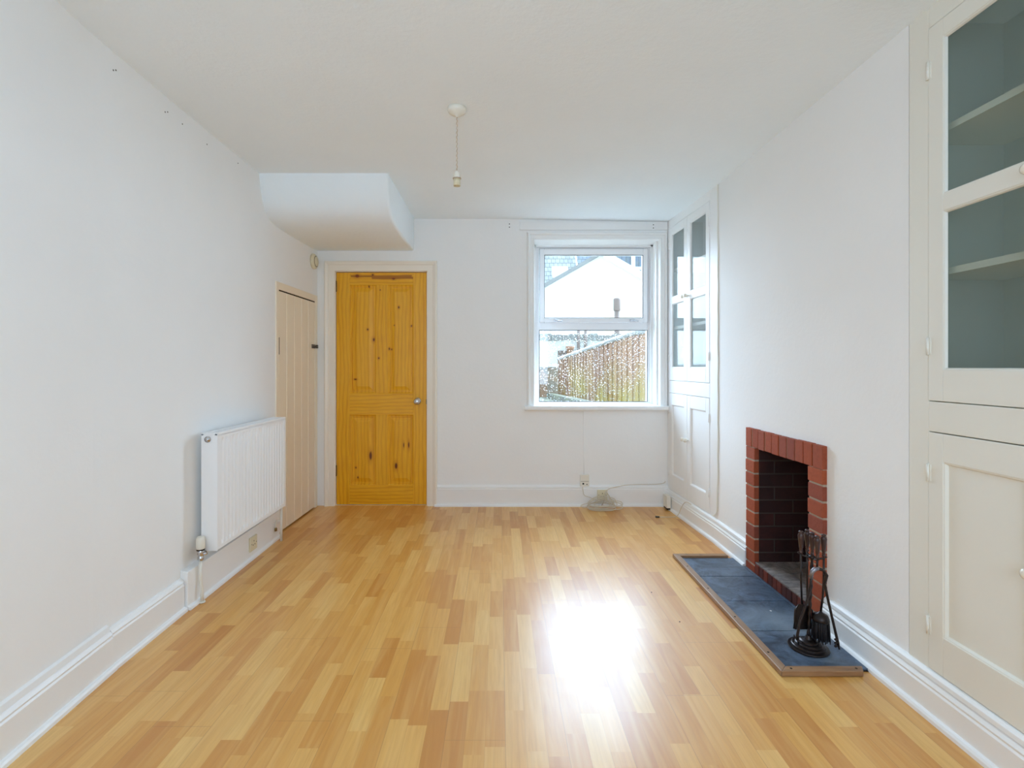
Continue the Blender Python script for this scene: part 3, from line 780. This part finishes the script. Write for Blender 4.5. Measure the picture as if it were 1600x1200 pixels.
# corrugated front: vertical ribs between plain top and bottom bands
ys = []; n = 21; y0, y1 = RY0 + .03, RY1 - .025
for k in range(n):
    w = (y1 - y0) / n; a = y0 + k * w
    ys += [(a, 0), (a + w * .22, 0), (a + w * .36, .0065), (a + w * .78, .0065), (a + w * .92, 0)]
ys = [(RY0 + .004, 0)] + ys + [(y1, 0), (RY1 - .004, 0)]
m = MB(); zl = [RZ0 + .006, RZ0 + .024, RZ0 + .044, RZ1 - .046, RZ1 - .026, RZ1 - .014]
rows = [[m.bm.verts.new((RXF - (d if 2 <= i <= 3 else 0), y, z)) for y, d in ys] for i, z in enumerate(zl)]
for r0, r1 in zip(rows, rows[1:]):
    for k in range(len(ys) - 1): m.bm.faces.new((r0[k], r0[k + 1], r1[k + 1], r1[k]))
m.box(RXF - .016, RXF - .009, RY0 + .004, RY1 - .004, RZ0 + .006, RZ1 - .014)
rb(m, 'front_panel', M['radiator'])
m = MB(); m.box(RXB, RXB + .010, RY0 + .004, RY1 - .004, RZ0 + .006, RZ1 - .014); rb(m, 'rear_panel', M['radiator'])
for y_ in (RY0, RY1 - .004): rb(MB().box(RXB, RXF + .001, y_, y_ + .004, RZ0 + .002, RZ1 - .004), 'side_cover', M['radiator'], .001)
m = MB()
m.box(RXB - .001, RXB + .012, RY0, RY1, RZ1 - .012, RZ1); m.box(RXF - .012, RXF + .002, RY0, RY1, RZ1 - .012, RZ1)
nl = 40
for k in range(nl + 1):
    a = RY0 + (RY1 - RY0 - .008) * k / nl; m.box(RXB + .012, RXF - .012, a, a + .008, RZ1 - .005, RZ1 - .001)
rb(m, 'top_grille', M['radiator'], .001)
m = MB(); m.lathe([(.016, 0), (.016, .004), (.011, .005), (.010, .012), (.001, .012)], (RXB + .034, RY0, RZ1 - .032), '-y', 18); rb(m, 'bleed_plug', M['chrome'])
for y_ in (RY0 + .12, RY1 - .15): rb(MB().box(RXB - .028, RXB, y_, y_ + .03, RZ0 + .1, RZ1 - .08), 'wall_bracket', M['radiator'])
px, py = -1.492, RY0 - .035
m = MB(); m.tube([(px + .006, py, .002), (px + .004, py, .06), (px - .003, py, .12), (px - .002, py, .215)], .0078, 12); m.lathe([(.016, 0), (.014, .006)], (px + .006, py, .001), 'z', 16); rb(m, 'supply_pipe', M['plastic'])
m = MB(); m.lathe([(.010, 0), (.014, .004), (.014, .020), (.011, .022), (.013, .028), (.016, .034), (.016, .052), (.012, .056)], (px - .002, py, .210), 'z', 16)
m.tube([(px - .002, py, .238), (px - .002, RY0 + .002, .238)], .011, 12); m.tube([(px - .002, py, .245), (px + .030, py, .245)], .006, 8); rb(m, 'valve_body', M['chrome'])
m = MB(); m.lathe([(.018, 0), (.0205, .006), (.0205, .045), (.018, .058), (.012, .063), (.001, .064)], (px - .002, py, .268), 'z', 24); rb(m, 'thermostat_head', M['plastic'])
m = MB(); m.lathe([(.0185, 0), (.0185, .007)], (px - .002, py, .262), 'z', 24); rb(m, 'collar', M['dark'])
qx, qy = -1.472, RY1 + .030
m = MB(); m.tube([(qx, qy, .002), (qx, qy, .262)], .0085, 12); m.tube([(qx, qy, .262), (qx - .01, RY1 - .002, .268)], .0085, 12); rb(m, 'return_pipe', M['plastic'])
m = MB(); m.tube([(qx, qy, .14), (qx - .035, qy + .01, .135), (qx - .042, qy + .01, .118), (qx - .043, qy + .01, .085)], .0065, 10); rb(m, 'drain_pipe', M['plastic'])
m = MB(); m.lathe([(.010, 0), (.010, .018), (.007, .022)], (qx - .043, qy + .01, .066), 'z', 14); rb(m, 'drain_cock', M['brass'])

# ------------------------------------------------------------------ sockets, cables, small fittings
def socket(name, loc, rz, label, w=.086, h=.086, n=1):
    t = tag(empty(name, loc, rz), label, 'wall socket')
    MB().box(-w / 2, w / 2, -.011, 0, -h / 2, h / 2).build('plate', M['agedplastic'], t, bevel=.003)
    for dx, dz in ((0, .014), (-.011, -.008), (.011, -.008)):
        MB().box(dx - .0025, dx + .0025, -.0116, -.0105, dz - .004, dz + .004).build('pin_slot', M['dark'], t)
    for dx in (-.030, .030): MB().lathe([(.003, 0), (.003, .001)], (dx, -.011, 0), '-y', 8).build('screw', M['steel'], t)
    return t
socket('power_socket', ((940 - 780) / 184.3, YB - .0225, .098), 0, 'cream single power socket on the back skirting above the coiled cable')
s2 = socket('power_socket', (lx(3.1) + .0365, 3.10, .098), PI / 2, 'cream single power socket on the skirting under the radiator')
t = tag(empty('phone_socket', ((913 - 780) / 184.3, YB, .212)), 'white telephone socket box above the back skirting under the window', 'phone socket')
MB().box(-.038, .038, -.024, -.0005, -.045, .052).build('box', M['plastic'], t, bevel=.003)
MB().box(-.034, .034, -.0246, -.0240, -.002, .0005).build('seam', M['steel'], t)
MB().box(-.020, -.006, -.0250, -.024, -.028, -.014).build('port', M['dark'], t); MB().box(.014, .022, -.0250, -.024, -.030, -.022).build('port', M['dark'], t)
# cable from the sill to the phone box
tag(MB().tube([(.716, YB - .003, .822), (.716, YB - .0035, .62), (.718, YB - .003, .45), (.716, YB - .004, .264)], .0022, 6).build('phone_cable', M['gloss']),
    'thin white cable dropping from the window sill to the phone socket', 'cable')
# coil of cable on the floor
random.seed(11)
pts = []
cx_, cy_ = .845, YB - .125
pts.append((.703, YB - .030, .168)); pts.append((.705, YB - .036, .13)); pts.append((.712, YB - .046, .095)); pts.append((.76, YB - .05, .085)); pts.append((.80, YB - .055, .06))
for k in range(9 * 14):
    a = 2 * PI * k / 14 + 1.0; lp = k // 14
    rx = .115 + .035 * math.sin(lp * 2.1) + .01 * math.sin(3 * a); ry = .050 + .022 * math.cos(lp * 1.7)
    z = .006 + lp * .0045 + max(0, math.sin(a)) * (.045 + .03 * math.sin(lp * 1.3)) + random.uniform(0, .003)
    pts.append((cx_ + .03 * math.sin(lp * 1.1) + rx * math.cos(a), cy_ + ry * math.sin(a) * .8, z))
for p in ((.90, YB - .08, .05), (.905, YB - .045, .100), (.91, YB - .045, .115), (.935, YB - .05, .07), (.965, YB - .07, .012)): pts.append(p)
def smooth(pts, it=1):
    pts = [Vector(p) for p in pts]
    for _ in range(it):
        q = [pts[0]]
        for a, b in zip(pts, pts[1:]): q += [a * .75 + b * .25, a * .25 + b * .75]
        pts = q + [pts[-1]]
    return pts
tag(MB().tube(smooth(pts), .0030, 6).build('coiled_cable', M['cable']), 'tangled coil of cream cable on the floor below the window', 'cable')
pts = [(.862, YB - .035, .012), (.88, YB - .05, .05), (.895, YB - .048, .125), (.90, YB - .046, .128), (.93, YB - .050, .08), (.96, YB - .060, .02)]
tag(MB().tube(smooth(pts), .0042, 6).build('cable_tail', M['cable']), 'loose cream cable loop standing against the skirting beside the coil', 'cable')
tag(MB().tube(smooth([(.885, YB - .048, .11), (.91, YB - .034, .150), (1.0, YB - .027, .168), (1.08, YB - .020, .182), (1.25, YB - .012, .183), (1.36, YB - .010, .185), (1.402, YB - .008, .195), (1.405, YB - .006, .21)]), .0028, 6).build('skirting_cable', M['cable']),
    'thin cable running along the top of the back skirting to the corner', 'cable')
t = tag(empty('junction_box', (1.385, 4.17, 0)), 'small white junction box on the right skirting in the far corner', 'junction box')
MB().box(-.018, .016, -.045, .045, .022, .118).build('box', M['plastic'], t, bevel=.003)
MB().box(-.014, .012, -.040, .040, .010, .022).build('plug', M['dark'], t)
# aerial lead with its plug end on the floor
t = tag(empty('aerial_lead', (1.22, 3.95, 0)), 'short cream aerial lead trailing from the right skirting onto the floor', 'cable')
m = MB().tube(smooth([(.035, -.01, .006), (.09, .0, .004), (.15, -.01, .005), (.172, -.03, .03), (.182, -.06, .10), (.20, -.10, .155), (.205, -.2, .156)], 2), .0026, 6); m.build('lead', M['cable'], t)
MB().tube([(0, 0, .007), (.03, -.008, .007)], .006, 10).build('connector', M['steel'], t)
# cable painted along the edge of the far cupboard
def cup_x(y): return 1.428 + (YB - y) * .0485
pts = []
for k in range(30):
    z = 2.40 - k * (2.40 - .20) / 29; y = 3.388 + .004 * math.sin(k * 1.9) + (.018 * max(0, (k - 25) / 4) ** 1.5)
    pts.append((RX - .004, y, z))
pts += [(RX - .006, 3.43, .172), (RX - .010, 3.455, .160)]
tag(MB().tube(smooth(pts), .0045, 7).build('vertical_cable', M['cupb']), 'painted-over cable running down the wall edge beside the far cupboard', 'cable')
# round cream detector
al = tag(empty('smoke_alarm', (lx(4.185), 4.185, EYE + 163.5 * 4.185 / 790)), 'small round cream alarm high on the left wall beside the pine door', 'alarm')
MB().lathe([(.062, .0005), (.064, .010), (.060, .020), (.050, .027), (.020, .030), (.001, .030)], (0, 0, 0), 'x', 36).build('body', M['agedplastic'], al)
MB().lathe([(.046, .0275), (.046, .0292), (.043, .0295)], (0, 0, 0), 'x', 36).build('grille_ring', M['steel'], al)
MB().lathe([(.042, .027), (.040, .032), (.001, .033)], (0, 0, 0), 'x', 36).build('cap', M['agedplastic'], al)
# pendant
Yp = 2.446; Xp = -66 / 790 * Yp
cz = ceil_z(Xp)
pe = tag(empty('pendant_light', (Xp, Yp, cz)), 'bare pendant lampholder hanging on a thin flex from the ceiling', 'pendant light')
MB().lathe([(.045, 0), (.046, -.010), (.042, -.020), (.020, -.034), (.008, -.038), (.006, -.044)], n=32).build('ceiling_rose', M['plastic'], pe)
m = MB()
fx = [(.0012 * math.cos(k * 1.3), .0012 * math.sin(k * 1.3), -.04 - (.275) * k / 60) for k in range(61)]
m.tube(fx, .0028, 6); m.build('flex', M['pendcable'], pe)
z0 = -.308
MB().lathe([(.0045, .006), (.010, .0), (.015, -.012), (.017, -.024), (.0175, -.030)], (0, 0, z0), n=24).build('cap', M['plastic'], pe)
MB().lathe([(.0205, -.030), (.0205, -.033)], (0, 0, z0), n=24).build('shade_ring', M['pendcable'], pe)
MB().lathe([(.0165, -.033), (.0170, -.068), (.0145, -.068), (.0140, -.055), (.001, -.055)], (0, 0, z0), n=24).build('lampholder', M['agedplastic'], pe)
# crumbs on the floor: two dark specks
for (x, y) in ((1018, 926), (1062, 972)):
    Y = EYE * 790 / (y - 572)
    tag(MB().lathe([(.001, 0), (.003, .001), (.003, .003), (.001, .004)], ((x - 780) * Y / 790, Y, 0), 'z', 7).build('crumb', M['dark']),
        'tiny dark crumb on the laminate, ' + ('the one farther from the hearth' if x < 1040 else 'the one nearer the hearth'), 'crumb', 'specks on the floor')
tag(MB().lathe([(.001, 0), (.005, .001), (.005, .002), (.001, .003)], (1.300, 2.42, .0102), 'z', 7).build('paint_fleck', M['gloss']), 'tiny white paint fleck on the slate hearth', 'fleck')

# ------------------------------------------------------------------ outside
def at(x, y, Y): return ((x - 780) * Y / 790, Y, EYE + (572 - y) * Y / 790)
M['render'] = paint('white_render', rgb(244, 244, 240), .9, 20, .1, .01, .1)
M['creamrender'] = paint('cream_render', rgb(244, 236, 214), .9, 20, .1, .01, .1)
def tile_mat(name, a, b, sx=.25, sz=.2):
    t = NT(name); v = t.coord()
    br = t.n('TexBrick', Vector=v, Scale=1.0); br.offset = .5
    t.set(br, 'Color1', a); t.set(br, 'Color2', b); t.set(br, 'Mortar', rgb(84, 86, 84)); t.set(br, 'Mortar Size', .012); t.set(br, 'Brick Width', sx); t.set(br, 'Row Height', sz)
    n = t.noise(v, 3, 3)
    c = t.mix(t.maprange(n, .5, .7, 0, .35), br.outputs['Color'], rgb(150, 152, 120))
    t.bsdf(c, .8, None, .3); return t.m
M['roof'] = tile_mat('slate_tiles', rgb(138, 142, 142), rgb(160, 163, 160))
M['blueroof'] = tile_mat('blue_slates', rgb(120, 130, 142), rgb(134, 142, 152))
M['verge'] = paint('verge_tiles', rgb(150, 150, 146), .9, 20, .3, .1, .1)
M['clay'] = paint('terracotta', rgb(176, 128, 96), .8, 20, .3, .08, .1)
M['soil'] = paint('grey_brown_pipe', rgb(128, 112, 102), .6, 20, .1, .08, .3)
def fence_mat():
    t = NT('weathered_fence_boards'); v = t.coord((9, 9, .8))
    oi = t.n('NewGeometry').outputs['Random Per Island']
    n = t.noise(v, 3, 4, .6); g = t.noise(t.coord(), 1.1, 2)
    s = t.n('SeparateXYZ', Vector=t.coord()).outputs[2]
    c = t.ramp(oi, [(0, rgb(126, 88, 60)), (.5, rgb(146, 108, 78)), (1, rgb(164, 128, 94))])
    c = t.mix(t.maprange(n, .35, .7, 0, .5), c, rgb(88, 62, 48))
    alg = t.math('MULTIPLY', t.maprange(g, .40, .62), t.maprange(s, .8, .2, 0, .65))
    c = t.mix(alg, c, rgb(160, 150, 56))
    t.bsdf(c, .9, t.bump(n, .4, .01), .2); return t.m
M['fence'] = fence_mat()
def stone_mat():
    t = NT('garden_stone'); v = t.coord()
    vo = t.n('TexVoronoi', Vector=v, Scale=4.5); n = t.noise(v, 16, 4)
    col = t.n('SeparateColor', Color=vo.outputs['Color']).outputs[0]
    c = t.ramp(col, [(0, rgb(168, 132, 104)), (.5, rgb(150, 138, 122)), (1, rgb(184, 150, 116))])
    c = t.mix(t.maprange(n, .5, .75, 0, .6), c, rgb(104, 104, 84))
    t.bsdf(c, .9, t.bump(n, .6, .02), .2); return t.m
M['stone'] = stone_mat()
def ground_mat():
    t = NT('garden_ground'); v = t.coord(); n = t.noise(v, 6, 4)
    t.bsdf(t.mix(t.maprange(n, .35, .65), rgb(92, 92, 86), rgb(120, 122, 98)), .9, t.bump(n, .6, .02), .2); return t.m
M['ground'] = ground_mat()

g = MB(); g.prism([(Y2 + .02, -.3), (Y2 + .02, .50), (6.0, .50), (12.0, .50), (40, .5), (40, -.3)], lambda y, z: (-14, y, z), lambda y, z: (16, y, z))
struct(g.build('ground_outside', M['ground']))
# boarded fence: top falls away from the house with the slope of the garden
F0, F1 = (1.665, 5.35, 1.60), (1.28, 11.0, 1.325)
fn = tag(empty('garden_fence', (1.5, 8, .5)), 'weathered brown vertical board fence running away from the window on the right', 'fence')
def fpt(s): return [F0[i] + (F1[i] - F0[i]) * s for i in range(3)]
L_ = math.dist(F0[:2], F1[:2]); nbd = int(L_ / .105)
m = MB(); ux, uy = (F1[0] - F0[0]) / L_, (F1[1] - F0[1]) / L_; nx_, ny_ = -uy, ux
for k in range(nbd):
    s0, s1 = k / nbd, (k + .93) / nbd
    a, b = fpt(s0), fpt(s1); o_ = .012 if k % 2 else 0
    zt = a[2] if s0 > .13 else fpt(.13)[2]
    zt += random.uniform(-.008, .008)
    p = [(a[0] - nx_ * -o_, a[1] + ny_ * o_), (b[0] - nx_ * -o_, b[1] + ny_ * o_), (b[0] + nx_ * (-.02 + o_), b[1] + ny_ * (-.02 + o_)), (a[0] + nx_ * (-.02 + o_), a[1] + ny_ * (-.02 + o_))]
    m.zprism([(x - 1.5, y - 8) for x, y in p], .0, zt - .5)
fb = m.build('boards', M['fence'], fn)
a, b, c3 = fpt(0), fpt(.13), fpt(1)
m = MB(); m.tube([(a[0] - 1.5, a[1] - 8, b[2] - .485), (b[0] - 1.5, b[1] - 8, b[2] - .485), (c3[0] - 1.5, c3[1] - 8, c3[2] - .485)], .035, 6); m.build('coping', M['verge'], fn)
# dark edging bed along the fence foot
tag(MB().prism([(5.0, .5), (5.0, .70), (8.0, .66), (10.9, .60), (10.9, .5)], lambda y, z: (1.02 + (11 - y) * .055, y, z), lambda y, z: (1.16 + (11 - y) * .06, y, z)).build('garden_kerb', M['ground']),
    'dark mossy kerb at the foot of the garden fence', 'kerb')
# stone garden wall at the end
gw = tag(empty('garden_wall', (0, 11.2, .5)), 'low rough stone wall closing the garden left of the fence', 'garden wall')
MB().box(-4, 1.36, 0, .3, 0, .66).build('masonry', M['stone'], gw); MB().box(-4.0, 1.38, -.04, .34, .66, .72).build('coping', M['render'], gw)

# low white outbuilding
ob = tag(empty('outbuilding', (1.5, 16, .5)), 'low white rendered outbuilding with a ragged tiled edge beyond the garden wall', 'outbuilding')
def rel(m, o, name, mat, parent=None, bev=0):
    for v in m.bm.verts: v.co -= Vector(o.location)
    return m.build(name, mat, parent or o, bevel=bev)
z1 = at(0, 531, 16)[2]; z2 = at(0, 522, 16)[2]
m = MB(); m.box(-2, 7, 16, 18.4, .5, z1); rel(m, ob, 'walls', M['render'])
m = MB()
random.seed(5)
x = -2.0
while x < 7:
    w = random.uniform(.18, .34); m.box(x, x + w, 15.9, 16.35, z1 - random.uniform(0, .03), z2 + random.uniform(-.05, .03)); x += w + .01
rel(m, ob, 'tile_edge', M['verge'])
xx0, _, zz0 = at(872, 561, 15.95); xx1, _, zz1 = at(893, 548, 15.95)
rel(MB().box(xx0, xx1, 15.95, 16.0, zz0 - .3, zz1), ob, 'window', M['soil'])
for px_ in (904, 915): 
    X = at(px_, 0, 15.9)[0]; rel(MB().tube([(X, 15.9, 1.2), (X, 15.9, z2 + .15)], .05, 10), ob, 'downpipe', M['soil'])
X, _, Zt = at(892, 541, 15.6)
rel(MB().lathe([(.10, -1.4), (.10, -.10), (.13, -.08), (.13, 0), (.08, 0)], (X, 15.8, Zt), 'z', 16), ob, 'chimney_pot', M['clay'])
# gable house
gh = tag(empty('gable_house', (4.4, 22, .5)), 'white rendered gable end house filling the upper window view', 'house')
ax, _, az = at(941, 398, 22)
sl = .575
xl, xr = ax - 5.2, ax + 5.2
zl, zr = az - 5.2 * sl, az - 5.2 * sl
m = MB().prism([(xl, .5), (xr, .5), (xr, zr), (ax, az), (xl, zl)], lambda x, z: (x, 22, z), lambda x, z: (x, 25, z)); rel(m, gh, 'walls', M['render'])
m = MB().prism([(ax, .5), (xr, .5), (xr, zr), (ax, az)], lambda x, z: (x, 21.985, z), lambda x, z: (x, 21.999, z))
# the right half is washed cream
m = MB().prism([(ax + .1, .5), (xr, .5), (xr, zr - .02), (ax + .1, az - .08)], lambda x, z: (x, 21.98, z), lambda x, z: (x, 21.999, z)); rel(m, gh, 'cream_panel', M['creamrender'])
m = MB().prism([(xl - .3, zl - .17), (ax, az + .0), (ax, az + .17), (xl - .3, zl + .02)], lambda x, z: (x, 21.8, z), lambda x, z: (x, 25.2, z)); rel(m, gh, 'roof_slope', M['verge'])
m = MB().prism([(ax, az), (xr + .3, zr - .17), (xr + .3, zr + .02), (ax, az + .17)], lambda x, z: (x, 21.9, z), lambda x, z: (x, 25.2, z)); rel(m, gh, 'roof_slope', M['blueroof'])
m = MB().prism([(ax, az - .16), (xr + .3, zr - .34), (xr + .3, zr + .0), (ax, az + .16)], lambda x, z: (x, 21.72, z), lambda x, z: (x, 21.9, z)); rel(m, gh, 'barge_board', M['render'])
X, _, Zt = at(964, 466, 20)
t = tag(empty('vent_pipe', (X, 20, .5)), 'brown vent pipe with a cowl standing in front of the gable wall', 'pipe')
MB().tube([(0, 0, 0), (0, 0, Zt - .5 - .25)], .10, 12).build('pipe', M['soil'], t); MB().lathe([(.12, -.5), (.14, -.45), (.14, -.05), (.11, 0), (.05, 0)], (0, 0, Zt - .5), 'z', 16).build('cowl', M['soil'], t)
# slate roofed house behind on the left
lh = tag(empty('slate_roof_house', (1.5, 27, .5)), 'house with a grey-green slate roof and skylight behind the gable on the left', 'house')
m = MB(); m.box(-6, 8, 28, 33, .5, 4.0); rel(m, lh, 'walls', M['render'])
m = MB(); m.prism([(27.6, 3.6), (31.5, 9.2), (31.7, 9.2), (27.8, 3.5)], lambda y, z: (-6, y, z), lambda y, z: (4.6, y, z)); rel(m, lh, 'roof', M['roof'])
X, _, Z = at(874, 428, 29)
m = MB(); m.prism([(-.45, -.30), (.45, -.30), (.45, .30), (-.45, .30)], lambda x, z: (X + x, 28.75 + z * .697, Z + z), lambda x, z: (X + x, 28.6 + z * .697, Z + z + .1)); rel(m, lh, 'skylight', M['render'])
# blue roof with dormer on the right
rh = tag(empty('dormer_house', (8, 30, .5)), 'house with a blue slate roof and white dormer behind the gable on the right', 'house')
m = MB(); m.prism([(29.6, 3.5), (33, 9.0), (33.2, 9.0), (29.8, 3.4)], lambda y, z: (5.0, y, z), lambda y, z: (14, y, z)); rel(m, rh, 'roof', M['blueroof'])
m = MB(); m.box(5, 14, 29.9, 34, .5, 3.6); rel(m, rh, 'walls', M['render'])
X, _, Z = at(991, 418, 29.8)
rel(MB().box(X - 1.2, X + 2.2, 29.9, 32.8, Z - .1, Z + 1.5), rh, 'dormer', M['blueroof'])
m = MB(); m.box(X - .16, X + .06, 29.8, 29.9, Z, Z + 1.5); m.box(X - 1.3, X + 2.3, 29.75, 29.9, Z - .12, Z + .04); rel(m, rh, 'dormer_frame', M['render'])

# ------------------------------------------------------------------ light
w = bpy.data.worlds.new('overcast_sky'); S.world = w; w.use_nodes = True
nt = w.node_tree; nt.nodes.clear()
# thin bright overcast: an even sky with the veiled sun making a broad bright region beyond the rooftops
tc = nt.nodes.new('ShaderNodeTexCoord')
SUN = Vector((.36, .84, .45)).normalized()
dt = nt.nodes.new('ShaderNodeVectorMath'); dt.operation = 'DOT_PRODUCT'; nt.links.new(tc.outputs['Generated'], dt.inputs[0]); dt.inputs[1].default_value = SUN
mr = nt.nodes.new('ShaderNodeMapRange'); nt.links.new(dt.outputs['Value'], mr.inputs[0]); mr.interpolation_type = 'SMOOTHERSTEP'
mr.inputs[1].default_value = math.cos(math.radians(88)); mr.inputs[2].default_value = math.cos(math.radians(8)); mr.inputs[3].default_value = 1.1; mr.inputs[4].default_value = 12.0
bg = nt.nodes.new('ShaderNodeBackground'); bg.inputs[0].default_value = (.575, .778, 1.0, 1)
nt.links.new(mr.outputs[0], bg.inputs[1]); wo = nt.nodes.new('ShaderNodeOutputWorld'); nt.links.new(bg.outputs[0], wo.inputs[0])

def area(name, loc, rot, sx, sy, power, col, portal=False):
    l = bpy.data.lights.new(name, 'AREA'); l.shape = 'RECTANGLE'; l.size, l.size_y = sx, sy; l.energy = power; l.color = col
    if portal: l.cycles.is_portal = True
    o = bpy.data.objects.new(name, l); COL.objects.link(o); o.location = loc; o.rotation_euler = rot
    return o
area('back_window_portal', ((WX0 + WX1) / 2, YB + .30, 1.55), (-PI / 2, 0, 0), 1.05, 1.42, 1, (1, 1, 1), True)
# daylight entering through the front window behind the camera
area('front_window_daylight', (0, -1.36, 1.48), (PI / 2, 0, 0), 2.1, 1.45, 19, (.575, .778, 1.0))

# ------------------------------------------------------------------ camera
cam = bpy.data.cameras.new('camera'); co = bpy.data.objects.new('camera', cam); COL.objects.link(co)
co.location = (0, 0, EYE); co.rotation_euler = (PI / 2, 0, 0)
cam.sensor_width = 36; cam.sensor_fit = 'HORIZONTAL'; cam.lens = 790 / 1600 * 36
cam.shift_x = 20 / 1600; cam.shift_y = -28 / 1600; cam.clip_start = .02; cam.clip_end = 200
S.camera = co
S.view_settings.view_transform = 'Standard'; S.view_settings.look = 'None'; S.view_settings.exposure = 1.05; S.view_settings.gamma = 1
S.view_settings.use_curve_mapping = False
S.cycles.max_bounces = 16; S.cycles.diffuse_bounces = 10; S.cycles.glossy_bounces = 6; S.cycles.transmission_bounces = 8; S.cycles.transparent_max_bounces = 16
S.cycles.caustics_reflective = False; S.cycles.caustics_refractive = False
S.cycles.use_denoising = True
S.cycles.sample_clamp_indirect = 6
